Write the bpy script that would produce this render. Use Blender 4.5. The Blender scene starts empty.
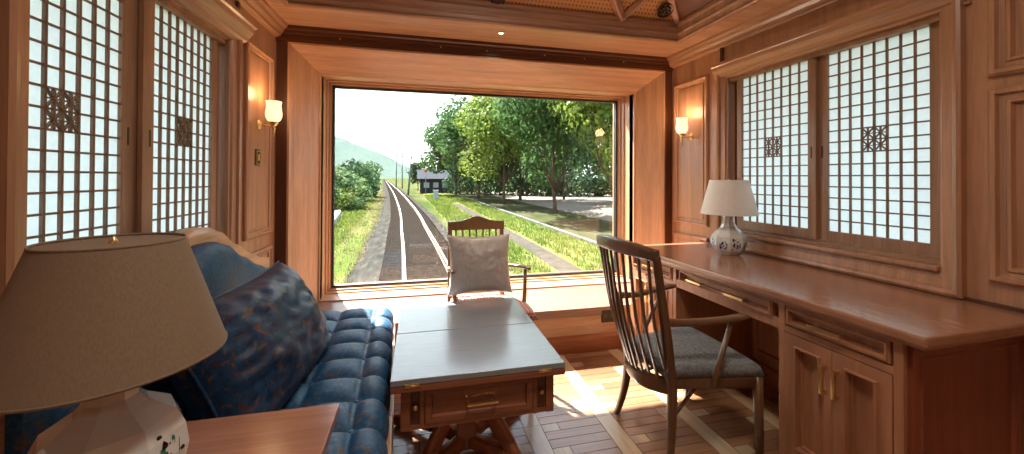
import bpy, bmesh, math, random
from mathutils import Vector, Matrix, noise
random.seed(7)
S = bpy.context.scene
COL = S.collection
PI = math.pi

# ------------------------------------------------------------------ helpers
class MB:
    """collects shapes, then links them as one mesh object"""
    def __init__(self, xf=None):
        self.v = []; self.f = []; self.sm = []; self.mi = []; self.xf = xf
    def add(self, vs, fs, smooth=False, mi=0):
        b = len(self.v)
        self.v += [self.xf(*p) if self.xf else Vector(p) for p in vs]
        for f in fs:
            self.f.append([b + i for i in f]); self.sm.append(smooth); self.mi.append(mi)
        return self
    def box(self, x0, x1, y0, y1, z0, z1, bev=0, mi=0):
        if x1 < x0: x0, x1 = x1, x0
        if y1 < y0: y0, y1 = y1, y0
        if z1 < z0: z0, z1 = z1, z0
        c = min(bev, (x1-x0)*.45, (y1-y0)*.45, (z1-z0)*.45)
        if c <= 0:
            vs = [(x, y, z) for x in (x0, x1) for y in (y0, y1) for z in (z0, z1)]
            fs = [(0,1,3,2),(4,6,7,5),(0,4,5,1),(2,3,7,6),(0,2,6,4),(1,5,7,3)]
            return self.add(vs, fs, False, mi)
        bm = bmesh.new()
        bmesh.ops.create_cube(bm, size=1)
        for v in bm.verts:
            v.co = Vector(((x0+x1)/2+v.co.x*(x1-x0), (y0+y1)/2+v.co.y*(y1-y0), (z0+z1)/2+v.co.z*(z1-z0)))
        bmesh.ops.bevel(bm, geom=bm.edges[:], offset=c, segments=2, affect='EDGES', profile=.6)
        bm.verts.index_update()
        self.add([tuple(v.co) for v in bm.verts], [[v.index for v in f.verts] for f in bm.faces], False, mi)
        bm.free(); return self
    def frame(self, a0, a1, b0, b1, prof, put, mi=0, close=True, mside=None):
        """mitred rectangular frame: prof = [(inset, height)], put(a,b,h) -> local point"""
        vs = []
        n = len(prof)
        for ca, cb, sa, sb in ((a0,b0,1,1),(a1,b0,-1,1),(a1,b1,-1,-1),(a0,b1,1,-1)):
            for w, h in prof: vs.append(put(ca+sa*w, cb+sb*w, h))
        b_ = len(self.v)
        self.add(vs, [])
        for k in range(4):
            k2 = (k+1) % 4
            for i in range(n if close else n-1):
                j = (i+1) % n
                self.f.append([b_+q for q in (k*n+i, k2*n+i, k2*n+j, k*n+j)]); self.sm.append(False)
                self.mi.append(mi if (mside is None or k % 2 == 0) else mside)
        return self
    def prism(self, prof, put, t0, t1, mi=0, smooth=False):
        """closed 2-D profile pushed from t0 to t1; put(u,v,t)"""
        n = len(prof)
        vs = [put(u, v, t0) for u, v in prof] + [put(u, v, t1) for u, v in prof]
        fs = [(i, (i+1) % n, n+(i+1) % n, n+i) for i in range(n)]
        self.add(vs, fs, smooth, mi)
        self.add([put(u, v, t0) for u, v in prof], [tuple(range(n))[::-1]], False, mi)
        self.add([put(u, v, t1) for u, v in prof], [tuple(range(n))], False, mi)
        return self
    def lathe(self, prof, c=(0,0,0), n=32, axis='z', mi=0, smooth=True, rot=0):
        vs = []; m = len(prof)
        for k in range(n):
            a = 2*PI*k/n+rot
            for r, z in prof:
                if axis == 'z': vs.append((c[0]+r*math.cos(a), c[1]+r*math.sin(a), c[2]+z))
                elif axis == 'x': vs.append((c[0]+z, c[1]+r*math.cos(a), c[2]+r*math.sin(a)))
                else: vs.append((c[0]+r*math.cos(a), c[1]+z, c[2]+r*math.sin(a)))
        fs = [(k*m+i, ((k+1) % n)*m+i, ((k+1) % n)*m+i+1, k*m+i+1) for k in range(n) for i in range(m-1)]
        self.add(vs, fs, smooth, mi)
        for e in (0, m-1):
            if prof[e][0] > 1e-5: self.add([vs[k*m+e] for k in range(n)], [tuple(range(n))], False, mi)
        return self
    def sweep(self, path, sizes, up=(0,0,1), n=12, sq=2.0, mi=0, smooth=True):
        """rounded bar along a path; sizes = (w along side, h along up) per point; sq>2 squarer"""
        path = [Vector(p) for p in path]; up = Vector(up); vs = []
        if not isinstance(sizes, list): sizes = [sizes]*len(path)
        for i, p in enumerate(path):
            t = (path[min(i+1, len(path)-1)]-path[max(i-1, 0)]).normalized()
            sd = t.cross(up)
            if sd.length < 1e-4: sd = t.cross(Vector((1,0,.01)))
            sd.normalize(); u2 = sd.cross(t)
            w, h = sizes[i] if isinstance(sizes[i], tuple) else (sizes[i], sizes[i])
            for k in range(n):
                a = 2*PI*(k+.5)/n
                ca, sa = math.cos(a), math.sin(a)
                e = 2/sq
                vs.append(tuple(p+sd*(w/2*math.copysign(abs(ca)**e, ca))+u2*(h/2*math.copysign(abs(sa)**e, sa))))
        m = len(path)
        fs = [(i*n+k, i*n+(k+1) % n, (i+1)*n+(k+1) % n, (i+1)*n+k) for i in range(m-1) for k in range(n)]
        self.add(vs, fs, smooth, mi)
        self.add(vs[:n], [tuple(range(n))[::-1]], False, mi); self.add(vs[-n:], [tuple(range(n))], False, mi)
        return self
    def grid(self, fn, nu, nv, smooth=True, mi=0, wrap=False):
        vs = [fn(i/nu, j/nv) for i in range(nu+1) for j in range(nv+1)]
        fs = [(i*(nv+1)+j, (i+1)*(nv+1)+j, (i+1)*(nv+1)+j+1, i*(nv+1)+j+1) for i in range(nu) for j in range(nv)]
        return self.add(vs, fs, smooth, mi)
    def build(self, name, mats, parent=None, origin=None, fix=True):
        o0 = ORG.get(parent.name, Vector((0,0,0))) if parent else (Vector(origin) if origin else Vector((0,0,0)))
        me = bpy.data.meshes.new(name)
        me.from_pydata([tuple(p-o0) for p in self.v], [], self.f)
        mats = mats if isinstance(mats, (list, tuple)) else [mats]
        for m in mats: me.materials.append(m)
        me.polygons.foreach_set('use_smooth', self.sm)
        me.polygons.foreach_set('material_index', self.mi)
        if fix:
            bm = bmesh.new(); bm.from_mesh(me)
            bmesh.ops.remove_doubles(bm, verts=bm.verts, dist=1e-5)
            bmesh.ops.recalc_face_normals(bm, faces=bm.faces)
            bm.to_mesh(me); bm.free()
        me.update()
        o = bpy.data.objects.new(name, me); COL.objects.link(o)
        if parent:
            o.parent = parent; ORG[o.name] = o0
        else:
            o.location = o0; ORG[o.name] = o0
        return o
ORG = {}
def thing(name, label, cat, loc=(0,0,0), group=None):
    o = bpy.data.objects.new(name, None); COL.objects.link(o); o.location = loc
    o.empty_display_size = .1
    ORG[o.name] = Vector(loc)
    return tag(o, label, cat, group)
def tag(o, label, cat, group=None):
    o['label'] = label; o['category'] = cat
    if group: o['group'] = group
    return o
def struct(o, label=None, cat=None):
    o['kind'] = 'structure'
    if label: o['label'] = label; o['category'] = cat
    return o
def copy_tree(o, parent=None):
    c = o.copy(); COL.objects.link(c)
    if parent: c.parent = parent
    for ch in list(o.children): copy_tree(ch, c)
    return c

# ------------------------------------------------------------------ materials
def new_mat(name):
    m = bpy.data.materials.new(name); m.use_nodes = True
    nt = m.node_tree; b = nt.nodes['Principled BSDF']
    return m, nt, b
def N(nt, t, **k):
    n = nt.nodes.new(t)
    for a, v in k.items(): setattr(n, a, v)
    return n
def ramp(nt, stops):
    r = N(nt, 'ShaderNodeValToRGB'); e = r.color_ramp.elements
    while len(e) < len(stops): e.new(.5)
    for i, (p, c) in enumerate(stops):
        e[i].position = p; e[i].color = (*c, 1)
    return r
def mul(c, k): return tuple(min(1, x*k) for x in c)
def plain(name, c, rough=.5, metal=0, spec=.5, coat=0):
    m, nt, b = new_mat(name)
    b.inputs['Base Color'].default_value = (*c, 1); b.inputs['Roughness'].default_value = rough
    b.inputs['Metallic'].default_value = metal; b.inputs['Specular IOR Level'].default_value = spec
    b.inputs['Coat Weight'].default_value = coat; b.inputs['Coat Roughness'].default_value = .12
    return m
def wood(name, c, axis='z', rough=.38, scale=1.0, contrast=.28, spec=.5, coat=.15, bump=.04):
    m, nt, b = new_mat(name); L = nt.links.new
    tc = N(nt, 'ShaderNodeTexCoord'); mp = N(nt, 'ShaderNodeMapping')
    s = {'x': (.9, 14, 14), 'y': (14, .9, 14), 'z': (14, 14, .9)}[axis]
    mp.inputs['Scale'].default_value = tuple(v*scale for v in s)
    L(tc.outputs['Object'], mp.inputs['Vector'])
    n1 = N(nt, 'ShaderNodeTexNoise'); n1.inputs['Scale'].default_value = 1.3; n1.inputs['Detail'].default_value = 5
    n1.inputs['Distortion'].default_value = .6
    n2 = N(nt, 'ShaderNodeTexNoise'); n2.inputs['Scale'].default_value = 9; n2.inputs['Detail'].default_value = 3
    L(mp.outputs[0], n1.inputs['Vector']); L(mp.outputs[0], n2.inputs['Vector'])
    r = ramp(nt, [(.25, mul(c, 1-contrast)), (.5, c), (.78, mul(c, 1+contrast))])
    L(n1.outputs['Fac'], r.inputs['Fac'])
    mx = N(nt, 'ShaderNodeMixRGB', blend_type='MULTIPLY'); mx.inputs['Fac'].default_value = .35
    r2 = ramp(nt, [(.35, (.6,.55,.5)), (.62, (1,1,1))]); L(n2.outputs['Fac'], r2.inputs['Fac'])
    L(r.outputs[0], mx.inputs[1]); L(r2.outputs[0], mx.inputs[2]); L(mx.outputs[0], b.inputs['Base Color'])
    bp = N(nt, 'ShaderNodeBump'); bp.inputs['Strength'].default_value = bump; L(n2.outputs['Fac'], bp.inputs['Height'])
    L(bp.outputs[0], b.inputs['Normal'])
    b.inputs['Roughness'].default_value = rough; b.inputs['Specular IOR Level'].default_value = spec
    b.inputs['Coat Weight'].default_value = coat; b.inputs['Coat Roughness'].default_value = .15
    return m
CH = (.42, .21, .112)      # warm cherry
WZ = wood('cherry_vertical', CH, 'z'); WX = wood('cherry_cross', CH, 'x'); WY = wood('cherry_long', CH, 'y')
LT = (.54, .295, .165)
LZ = wood('light_cherry_vertical', LT, 'z', .34); LX = wood('light_cherry_cross', LT, 'x', .34)
DZ = wood('dark_wood_vertical', (.085, .028, .013), 'z', .35); DX = wood('dark_wood_cross', (.10, .032, .014), 'x', .35)
PALE = wood('pale_sill_wood', (.62, .45, .30), 'x', .4)
BENCH = wood('bench_wood', (.27, .14, .095), 'x', .35)
LAT = wood('lattice_wood', (.20, .11, .065), 'z', .5)
STILE = wood('shoji_stile_wood', (.32, .17, .095), 'z', .45)
DESKW = wood('desk_wood', (.37, .165, .085), 'z', .33); DESKY = wood('desk_top_wood', (.34, .155, .085), 'y', .25, coat=.5, contrast=.10, spec=.6, bump=.008)
ENDW = wood('desk_end_wood', (.24, .062, .03), 'z', .35)
TABW = wood('table_wood', (.27, .095, .045), 'x', .35)
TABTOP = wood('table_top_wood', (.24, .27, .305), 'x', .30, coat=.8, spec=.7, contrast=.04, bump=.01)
CHAIRW = wood('walnut_chair', (.14, .066, .03), 'z', .32, coat=.3)
CHAIRW2 = wood('warm_chair', (.30, .155, .07), 'z', .35)
SOFAW = wood('sofa_wood', (.55, .30, .15), 'y', .4)
SIDEW = wood('side_table_wood', (.36, .16, .10), 'x', .22, coat=.4)
BRASS = plain('brass', (.82, .60, .28), .28, 1.0)
BRONZE = plain('dark_bronze', (.10, .06, .035), .4, 1.0)
BLACK = plain('black_rubber', (.012, .010, .010), .5)
CERAM = None

def paper():
    m, nt, b = new_mat('shoji_paper'); L = nt.links.new
    nt.nodes.remove(b)
    out = nt.nodes['Material Output']
    tc = N(nt, 'ShaderNodeTexCoord'); n1 = N(nt, 'ShaderNodeTexNoise'); n1.inputs['Scale'].default_value = 60; n1.inputs['Detail'].default_value = 4
    L(tc.outputs['Object'], n1.inputs['Vector'])
    r = ramp(nt, [(.3, (.83,.885,.935)), (.7, (.89,.94,.975))]); L(n1.outputs['Fac'], r.inputs['Fac'])
    t = N(nt, 'ShaderNodeBsdfTranslucent'); d = N(nt, 'ShaderNodeBsdfDiffuse')
    L(r.outputs[0], t.inputs['Color']); L(r.outputs[0], d.inputs['Color'])
    mx = N(nt, 'ShaderNodeMixShader'); mx.inputs[0].default_value = .25
    L(t.outputs[0], mx.inputs[1]); L(d.outputs[0], mx.inputs[2]); L(mx.outputs[0], out.inputs['Surface'])
    return m
PAPER = paper()
def glass_pane():
    m, nt, b = new_mat('window_glass'); L = nt.links.new
    nt.nodes.remove(b); out = nt.nodes['Material Output']
    tr = N(nt, 'ShaderNodeBsdfTransparent'); tr.inputs['Color'].default_value = (.97, .985, .98, 1)
    gl = N(nt, 'ShaderNodeBsdfGlossy'); gl.inputs['Roughness'].default_value = 0.0
    fr = N(nt, 'ShaderNodeFresnel'); fr.inputs['IOR'].default_value = 1.45
    mx = N(nt, 'ShaderNodeMixShader')
    ge = N(nt, 'ShaderNodeNewGeometry'); io = N(nt, 'ShaderNodeMapRange'); io.inputs['To Min'].default_value = 1.45; io.inputs['To Max'].default_value = 1/1.45
    L(ge.outputs['Backfacing'], io.inputs['Value']); L(io.outputs[0], fr.inputs['IOR'])
    L(fr.outputs[0], mx.inputs[0]); L(tr.outputs[0], mx.inputs[1]); L(gl.outputs[0], mx.inputs[2]); L(mx.outputs[0], out.inputs['Surface'])
    return m
GLASS = glass_pane()
def emit(name, c, s, base=(.9,.85,.8)):
    m, nt, b = new_mat(name)
    b.inputs['Base Color'].default_value = (*base, 1); b.inputs['Emission Color'].default_value = (*c, 1); b.inputs['Emission Strength'].default_value = s
    b.inputs['Roughness'].default_value = .4
    return m
FROST = emit('frosted_lit_glass', (1, .62, .34), 1.1)
BULB = emit('bulb_glow', (1, .72, .42), 9)
SPOTLENS = emit('downlight_glow', (1, .8, .5), 8)

def brocade(name, base, motifs, rough=.55, sc=22, dens=.56):
    """woven cloth with scattered motifs"""
    m, nt, b = new_mat(name); L = nt.links.new
    tc = N(nt, 'ShaderNodeTexCoord')
    w = N(nt, 'ShaderNodeTexNoise'); w.inputs['Scale'].default_value = sc*.8; w.inputs['Detail'].default_value = 2
    L(tc.outputs['Object'], w.inputs['Vector'])
    last = None
    fine = N(nt, 'ShaderNodeTexNoise'); fine.inputs['Scale'].default_value = sc*3; L(tc.outputs['Object'], fine.inputs['Vector'])
    r0 = ramp(nt, [(.3, mul(base, .7)), (.7, mul(base, 1.35))]); L(fine.outputs['Fac'], r0.inputs['Fac'])
    last = r0.outputs[0]
    for i, c in enumerate(motifs):
        mp = N(nt, 'ShaderNodeMapping'); mp.inputs['Location'].default_value = (3.7*i+1.3, 5.1*i, 2.3*i)
        L(tc.outputs['Object'], mp.inputs['Vector'])
        n = N(nt, 'ShaderNodeTexNoise'); n.inputs['Scale'].default_value = sc*(1+.25*i); n.inputs['Detail'].default_value = 3.5; n.inputs['Distortion'].default_value = 1.6
        L(mp.outputs[0], n.inputs['Vector'])
        r = ramp(nt, [(dens, (0,0,0)), (dens+.05, (1,1,1))]); L(n.outputs['Fac'], r.inputs['Fac'])
        mx = N(nt, 'ShaderNodeMixRGB'); mx.inputs[2].default_value = (*c, 1)
        sc_ = N(nt, 'ShaderNodeMath', operation='MULTIPLY'); sc_.inputs[1].default_value = .8
        L(r.outputs[0], sc_.inputs[0]); L(sc_.outputs[0], mx.inputs[0]); L(last, mx.inputs[1]); last = mx.outputs[0]
    L(last, b.inputs['Base Color'])
    b.inputs['Roughness'].default_value = rough; b.inputs['Specular IOR Level'].default_value = .3
    bp = N(nt, 'ShaderNodeBump'); bp.inputs['Strength'].default_value = .12
    wv = N(nt, 'ShaderNodeTexNoise'); wv.inputs['Scale'].default_value = 420; L(tc.outputs['Object'], wv.inputs['Vector'])
    L(wv.outputs['Fac'], bp.inputs['Height']); L(bp.outputs[0], b.inputs['Normal'])
    return m
BLUE = brocade('blue_brocade', (.010, .066, .155), [(.05,.11,.19), (.13,.075,.04), (.02,.10,.21)], .5, 26, .58)
BLUEP = brocade('blue_brocade_pillow', (.006, .030, .078), [(.12,.06,.02), (.07,.02,.02), (.015,.06,.13)], .45, 20, .58)
GREYB = brocade('grey_floral_cloth', (.16, .17, .17), [(.05,.07,.09), (.24,.22,.19)], .7, 24, .6)
def checker_cloth():
    m, nt, b = new_mat('red_checker_cloth'); L = nt.links.new
    tc = N(nt, 'ShaderNodeTexCoord'); mp = N(nt, 'ShaderNodeMapping'); mp.inputs['Rotation'].default_value = (0,0,.78)
    c = N(nt, 'ShaderNodeTexChecker'); c.inputs['Scale'].default_value = 70
    c.inputs['Color1'].default_value = (.42,.07,.05,1); c.inputs['Color2'].default_value = (.65,.50,.42,1)
    L(tc.outputs['Object'], mp.inputs[0]); L(mp.outputs[0], c.inputs[0]); L(c.outputs[0], b.inputs['Base Color']); b.inputs['Roughness'].default_value = .8
    return m
REDC = checker_cloth()
def linen(name, c, rough=.8, trans=0.0, sc=350, sheen=.2):
    m, nt, b = new_mat(name); L = nt.links.new
    tc = N(nt, 'ShaderNodeTexCoord'); n = N(nt, 'ShaderNodeTexNoise'); n.inputs['Scale'].default_value = sc; n.inputs['Detail'].default_value = 2
    mp = N(nt, 'ShaderNodeMapping'); mp.inputs['Scale'].default_value = (1, 1, .25); L(tc.outputs['Object'], mp.inputs[0]); L(mp.outputs[0], n.inputs['Vector'])
    r = ramp(nt, [(.3, mul(c, .88)), (.7, mul(c, 1.06))]); L(n.outputs['Fac'], r.inputs['Fac']); L(r.outputs[0], b.inputs['Base Color'])
    b.inputs['Roughness'].default_value = rough; b.inputs['Sheen Weight'].default_value = sheen
    bp = N(nt, 'ShaderNodeBump'); bp.inputs['Strength'].default_value = .08; L(n.outputs['Fac'], bp.inputs['Height']); L(bp.outputs[0], b.inputs['Normal'])
    if trans:
        t = N(nt, 'ShaderNodeBsdfTranslucent'); L(r.outputs[0], t.inputs['Color'])
        mx = N(nt, 'ShaderNodeMixShader'); mx.inputs[0].default_value = trans
        out = nt.nodes['Material Output']
        L(b.outputs[0], mx.inputs[1]); L(t.outputs[0], mx.inputs[2]); L(mx.outputs[0], out.inputs['Surface'])
    return m
SHADE1 = linen('beige_shade_linen', (.34, .24, .155), trans=.35)
SHADE2 = linen('ivory_shade_linen', (.93, .89, .84), trans=.25)
SATIN = linen('silver_satin', (.50, .46, .43), .38, sc=120, sheen=.5)
def ceramic():
    m, nt, b = new_mat('glazed_porcelain'); L = nt.links.new
    tc = N(nt, 'ShaderNodeTexCoord'); n = N(nt, 'ShaderNodeTexNoise'); n.inputs['Scale'].default_value = 9
    L(tc.outputs['Object'], n.inputs['Vector'])
    r = ramp(nt, [(.3, (.60,.59,.56)), (.7, (.70,.69,.66))]); L(n.outputs['Fac'], r.inputs['Fac']); L(r.outputs[0], b.inputs['Base Color'])
    b.inputs['Roughness'].default_value = .09; b.inputs['Coat Weight'].default_value = .6; b.inputs['Coat Roughness'].default_value = .05
    return m
CERAM = ceramic()

# ------------------------------------------------------------------ camera (solved from the photograph's vanishing points)
f, yaw, pit, rol, cy = 391.0518, .233586, .0078438, .00464796, 174.692
fw = Vector((math.sin(yaw)*math.cos(pit), math.cos(yaw)*math.cos(pit), math.sin(pit)))
r0 = Vector((math.cos(yaw), -math.sin(yaw), 0)); u0 = r0.cross(fw)
rr = r0*math.cos(rol)+u0*math.sin(rol); uu = u0*math.cos(rol)-r0*math.sin(rol)
cam = bpy.data.cameras.new('camera'); co = bpy.data.objects.new('camera', cam); COL.objects.link(co)
co.matrix_world = Matrix(((rr.x,uu.x,-fw.x,0),(rr.y,uu.y,-fw.y,0),(rr.z,uu.z,-fw.z,1.25),(0,0,0,1)))
cam.sensor_fit = 'HORIZONTAL'; cam.sensor_width = 36; cam.lens = f/1024*36
cam.shift_y = -(227-cy)/1024; cam.clip_start = .02; cam.clip_end = 6000
S.camera = co
S.view_settings.view_transform = 'Standard'; S.view_settings.look = 'None'
S.view_settings.gamma = 1; S.view_settings.use_curve_mapping = False
S.view_settings.exposure = 0.5

T = .0286
def LW(s, d, z): return Vector((-.977+T*s+d, 2+s-T*d, z))      # left wall: along, off the wall, height
def RW(s, d, z): return Vector((2.147-T*s-d, 2+s-T*d, z))      # right wall
def idp(x, y, z): return Vector((x, y, z))

# ------------------------------------------------------------------ the setting
Y0 = -1.7
# floor: parquet of planks in bays between long pale bands
fl = MB()
tones = [wood('floor_plank_amber', (.32,.165,.085), 'x', .30, coat=.5), wood('floor_plank_brown', (.28,.135,.068), 'x', .30, coat=.5),
         wood('floor_plank_dark', (.235,.11,.058), 'x', .30, coat=.5), wood('floor_band_maple', (.52,.37,.22), 'y', .30, coat=.5), wood('floor_block_maple', (.42,.29,.175), 'y', .30, coat=.5)]
GAP = plain('floor_gap', (.03,.015,.01), .6)
tones.append(GAP)
fl.box(-1.4, 2.6, Y0, 3.1, -.06, -.003, mi=5)
bands = [-1.115, -.695, -.275, .142, .562, .955, 1.385, 1.80, 2.22]
g = .0016
rf = random.Random(3)
for i, bx in enumerate(bands):
    y = Y0
    while y < 2.63:
        ln = .9
        fl.box(bx-.045+g, bx+.045-g, y, min(y+ln, 2.64)-g, -.02, 0, mi=3); y += ln
    if i+1 < len(bands):
        xa, xb = bx+.045, bands[i+1]-.045
        row = 0; y = Y0
        while y < 2.63:
            h = .059
            sh = .085 if (row+3*i) % 8 in (0, 5) else 0; sh2 = .085 if (row+3*i) % 8 in (2, 3) else 0
            if sh: fl.box(xa+g, xa+sh-g, y+g, y+h-g, -.02, 0, mi=4)
            if sh2: fl.box(xb-sh2+g, xb-g, y+g, y+h-g, -.02, 0, mi=4)
            fl.box(xa+sh+g, xb-sh2-g, y+g, y+h-g, -.02, 0, mi=rf.choice((0,0,1,1,1,2)))
            y += h; row += 1
struct(fl.build('floor', tones), 'wooden parquet floor with pale inlaid bands', 'floor')

# panel moulding profile (inset, off-wall)
PANEL = [(0,0),(.0,.014),(.008,.020),(.018,.020),(.026,.010),(.036,.008),(.040,0)]
def wall_panel(name, W, s0, s1, z0, z1, mat=WZ):
    put = lambda a, b, h: (a, h, b)
    m = MB(W); m.frame(s0, s1, z0, z1, PANEL, put)
    m.box(s0+.055, s1-.055, -.01, .006, z0+.055, z1-.055, .004)
    return m.build(name, mat)

def side_wall(name, W, holes, mat):
    s0, s1, z0, z1 = holes
    m = MB(W)
    m.box(Y0-2, s0, -.12, 0, 0, 2.6); m.box(s1, 1.25, -.12, 0, 0, 2.6)
    m.box(s0, s1, -.12, 0, 0, z0); m.box(s0, s1, -.12, 0, z1, 2.6)
    return struct(m.build(name, mat))
HOLE = (-.80, .345, .865, 1.96)
HOLEL = (-.722, .31, .865, 1.955)
wl = side_wall('wall_left', LW, (-.825, .31, .865, 1.955), WZ); wr = side_wall('wall_right', RW, HOLE, WZ)
tag(wl, 'cherry panelled wall behind the blue sofa', 'wall'); tag(wr, 'cherry panelled wall above the long desk', 'wall')
struct(MB().box(-1.6, 2.9, Y0-.1, Y0, 0, 2.6).build('wall_front', WZ), 'plain wood wall behind the viewer', 'wall')

# raised panels, crowns, friezes: trims
TN = [0]
def trim(m, mat, label=None):
    TN[0] += 1
    return struct(m.build('trim_%d' % TN[0], mat), label or 'carved wood wall trim', 'trim')
for W, s0, s1, zt in ((RW, .53, .92, 2.04), (LW, .49, .88, 2.03)):
    m = MB(W); put = lambda a, b, h: (a, h, b)
    m.frame(s0, s1, .885, zt, PANEL, put); m.box(s0+.055, s1-.055, 0, .006, .94, zt-.055, .004)
    trim(m, WZ, 'raised wall panel beside the end window' + (' on the desk side' if W is RW else ' on the sofa side'))
    m = MB(W); m.frame(s0, s1, .10, .80, PANEL, put); m.box(s0+.055, s1-.055, 0, .006, .155, .745, .004); trim(m, WZ, 'low raised wall panel near the window bench' + (' on the desk side' if W is RW else ' on the sofa side'))
    # frieze strip above the casing and crown moulding
    m = MB(W); m.box(.385, .41, 0, .014, 2.06, 2.205, .003); m.box(-.99, -.965, 0, .014, 2.06, 2.205, .003)
    trim(m, DZ, 'dark frieze strips above the window casing' + (' on the desk side' if W is RW else ' on the sofa side'))
    m = MB(W)
    prof = [(0,2.30),(0,2.195),(.012,2.195),(.018,2.203),(.030,2.206),(.034,2.222),(.052,2.238),(.058,2.252),(.078,2.262),(.084,2.283),(.084,2.30)]
    m.prism(prof, lambda u, v, t: (t, u, v), Y0-1.9, .98)
    trim(m, WY, 'stepped crown moulding along the ceiling' + (' above the desk' if W is RW else ' above the sofa'))
put = lambda a, b, h: (a, h, b)
BIGP = [(0,0),(0,.016),(.010,.026),(.024,.026),(.030,.012),(.046,.010),(.052,.018),(.062,.018),(.068,0)]
for zz in ((.855, 1.605, 'tall middle'), (1.65, 2.19, 'upper'), (.12, .74, 'low')):
    for a0, a1 in ((-1.95, -.945),):
        m = MB(RW); m.frame(a0, a1, zz[0], zz[1], BIGP, put)
        trim(m, WZ, zz[2]+' moulded panel on the wall right of the desk window')
for a0, a1 in ((-1.95, -1.02),):
    m = MB(LW); m.frame(a0, a1, .3, 2.15, BIGP, put); trim(m, WZ, 'large raised panel on the wall left of the sofa window')
m = MB(LW); m.box(-.955, -.875, 0, .05, .72, 2.06, .006); trim(m, WZ, 'broad wooden post left of the sofa window')

# side windows
def bars(m, s0, s1, z0, z1, ncol, nrow, d0, d1, th):
    for i in range(1, ncol):
        s = s0+(s1-s0)*i/ncol; m.box(s-th/2, s+th/2, d0, d1, z0, z1)
    for j in range(1, nrow):
        z = z0+(z1-z0)*j/nrow; m.box(s0, s1, d0+.002, d1-.002, z-th*.42, z+th*.42)
def side_window(name, W, hole, panels, label, side, zg):
    s0, s1, z0, z1 = hole
    put = lambda a, b, h: (a, h, b)
    m = MB(W)
    # casing (front), lining (recess)
    m.frame(s0-.078, s1+.078, z0-.097, z1+.085, [(0,0),(0,.034),(.012,.040),(.026,.036),(.030,.024),(.066,.020),(.072,.010),(.078,.008),(.078,-.028),(.05,-.028),(.05,0)], put)
    # sill board and lower mouldings
    m.box(s0, s1, -.07, .030, z0-.004, z0+.018, .004)
    root = struct(m.build(name, WZ)); tag(root, label, 'window')
    h = MB(W)
    pr = [(0,z1+.01),(.022,z1+.01),(.028,z1+.022),(.050,z1+.030),(.058,z1+.048),(.082,z1+.075),(.088,z1+.098),(.100,z1+.104),(.100,z1+.124),(.082,z1+.128),(0,z1+.140)]
    if side == 'R': pr = [(u*.62, v-.006) for u, v in pr]
    h.prism(pr, lambda u, v, t: (t, u, v), s0-.098, s1+.10)
    h.build('head_moulding', WY, root)
    t = MB(W); t.box(s0, s1, -.075, -.008, z0+.018, z0+.036, .003); t.box(s0, s1, -.058, -.036, z0+.036, z0+.048); t.box(s0, s1, -.075, -.008, z1-.022, z1)
    t.build('sliding_track', STILE, root)
    for k, (a, b, dd, pull, sa, sb) in enumerate(panels):
        st = .042
        fr = MB(W)
        d0, d1 = -.062+dd, -.044+dd
        fr.box(a-sa, a, d0, d1, z0+.046, z1-.018, .002); fr.box(b, b+sb, d0, d1, z0+.046, z1-.018, .002)
        fr.box(a, b, d0, d1, z0+.046, zg[0], .002); fr.box(a, b, d0, d1, zg[1], z1-.018, .002)
        p = fr.build('shoji_panel', STILE, root)
        pp = MB(W); pp.box(a, b, d0+.002, d0+.003, zg[0], zg[1]); pp.build('paper', PAPER, p)
        lt = MB(W); bars(lt, a, b, zg[0], zg[1], 8, 16, d0+.004, d0+.013, .0085); lt.build('lattice', LAT, p)
        # star ornament, two by two cells in the middle
        om = MB(W); cw = (b-a)/8; ch = (zg[1]-zg[0])/16
        for ci in (3, 4):
            for rj in (7, 8):
                cs = a+cw*(ci+.5); cz = zg[0]+ch*(rj+.5)
                for q in range(4):
                    an = q*PI/4
                    dx, dz = math.cos(an), math.sin(an)
                    k_ = min(cw/2/abs(dx) if abs(dx) > 1e-6 else 9, ch/2/abs(dz) if abs(dz) > 1e-6 else 9)
                    if q % 2: dx, dz, k_ = math.copysign(cw/2, dx), math.copysign(ch/2, dz), 1
                    nx, nz = -dz, dx; l = math.hypot(nx, nz); nx, nz = nx/l*.0020, nz/l*.0020
                    vs = []
                    for e in (-1, 1):
                        for w_ in (-1, 1):
                            for d in (d0+.005, d0+.015):
                                vs.append((cs+dx*k_*e+nx*w_, d, cz+dz*k_*e+nz*w_))
                    om.add(vs, [(0,1,3,2),(4,6,7,5),(0,4,5,1),(2,3,7,6),(0,2,6,4),(1,5,7,3)])
                om.lathe([(0,.0),(.006,.0),(.006,.010),(0,.010)], (cs, d0+.006, cz), 10, 'y')
        om.build('star_ornament', LAT, p)
        fp = MB(W); ps = (b+.028) if pull > 0 else (a-st*.5)
        zm = (zg[0]+zg[1])/2-.05
        fp.box(ps-.005, ps+.005, d1-.004, d1+.0015, zm-.033, zm+.033, .003); fp.build('finger_pull', BRONZE, p)
    ja = MB(W); e_ = panels[1][1]+.036; ja.box(e_, s1, -.085, -.058, z0+.02, z1, .002); ja.build('jamb', DZ, root)
    lc = MB(W); lc.box(s1-.036, s1-.026, -.058, -.050, 1.43, 1.51, .003); lc.build('latch', BRASS, root)
    return root
w1 = side_window('window_1', LW, HOLEL, [(-.768,-.324,0,1,.045,.092),(-.199,.215,.022,-1,.060,.042)], 'latticed paper window behind the blue sofa', 'L', (.955, 1.935))
w2 = side_window('window_2', RW, HOLE, [(-.738,-.30,0,1,.045,.080),(-.206,.252,.022,-1,.047,.042)], 'latticed paper window above the long desk', 'R', (.965, 1.94))

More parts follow.
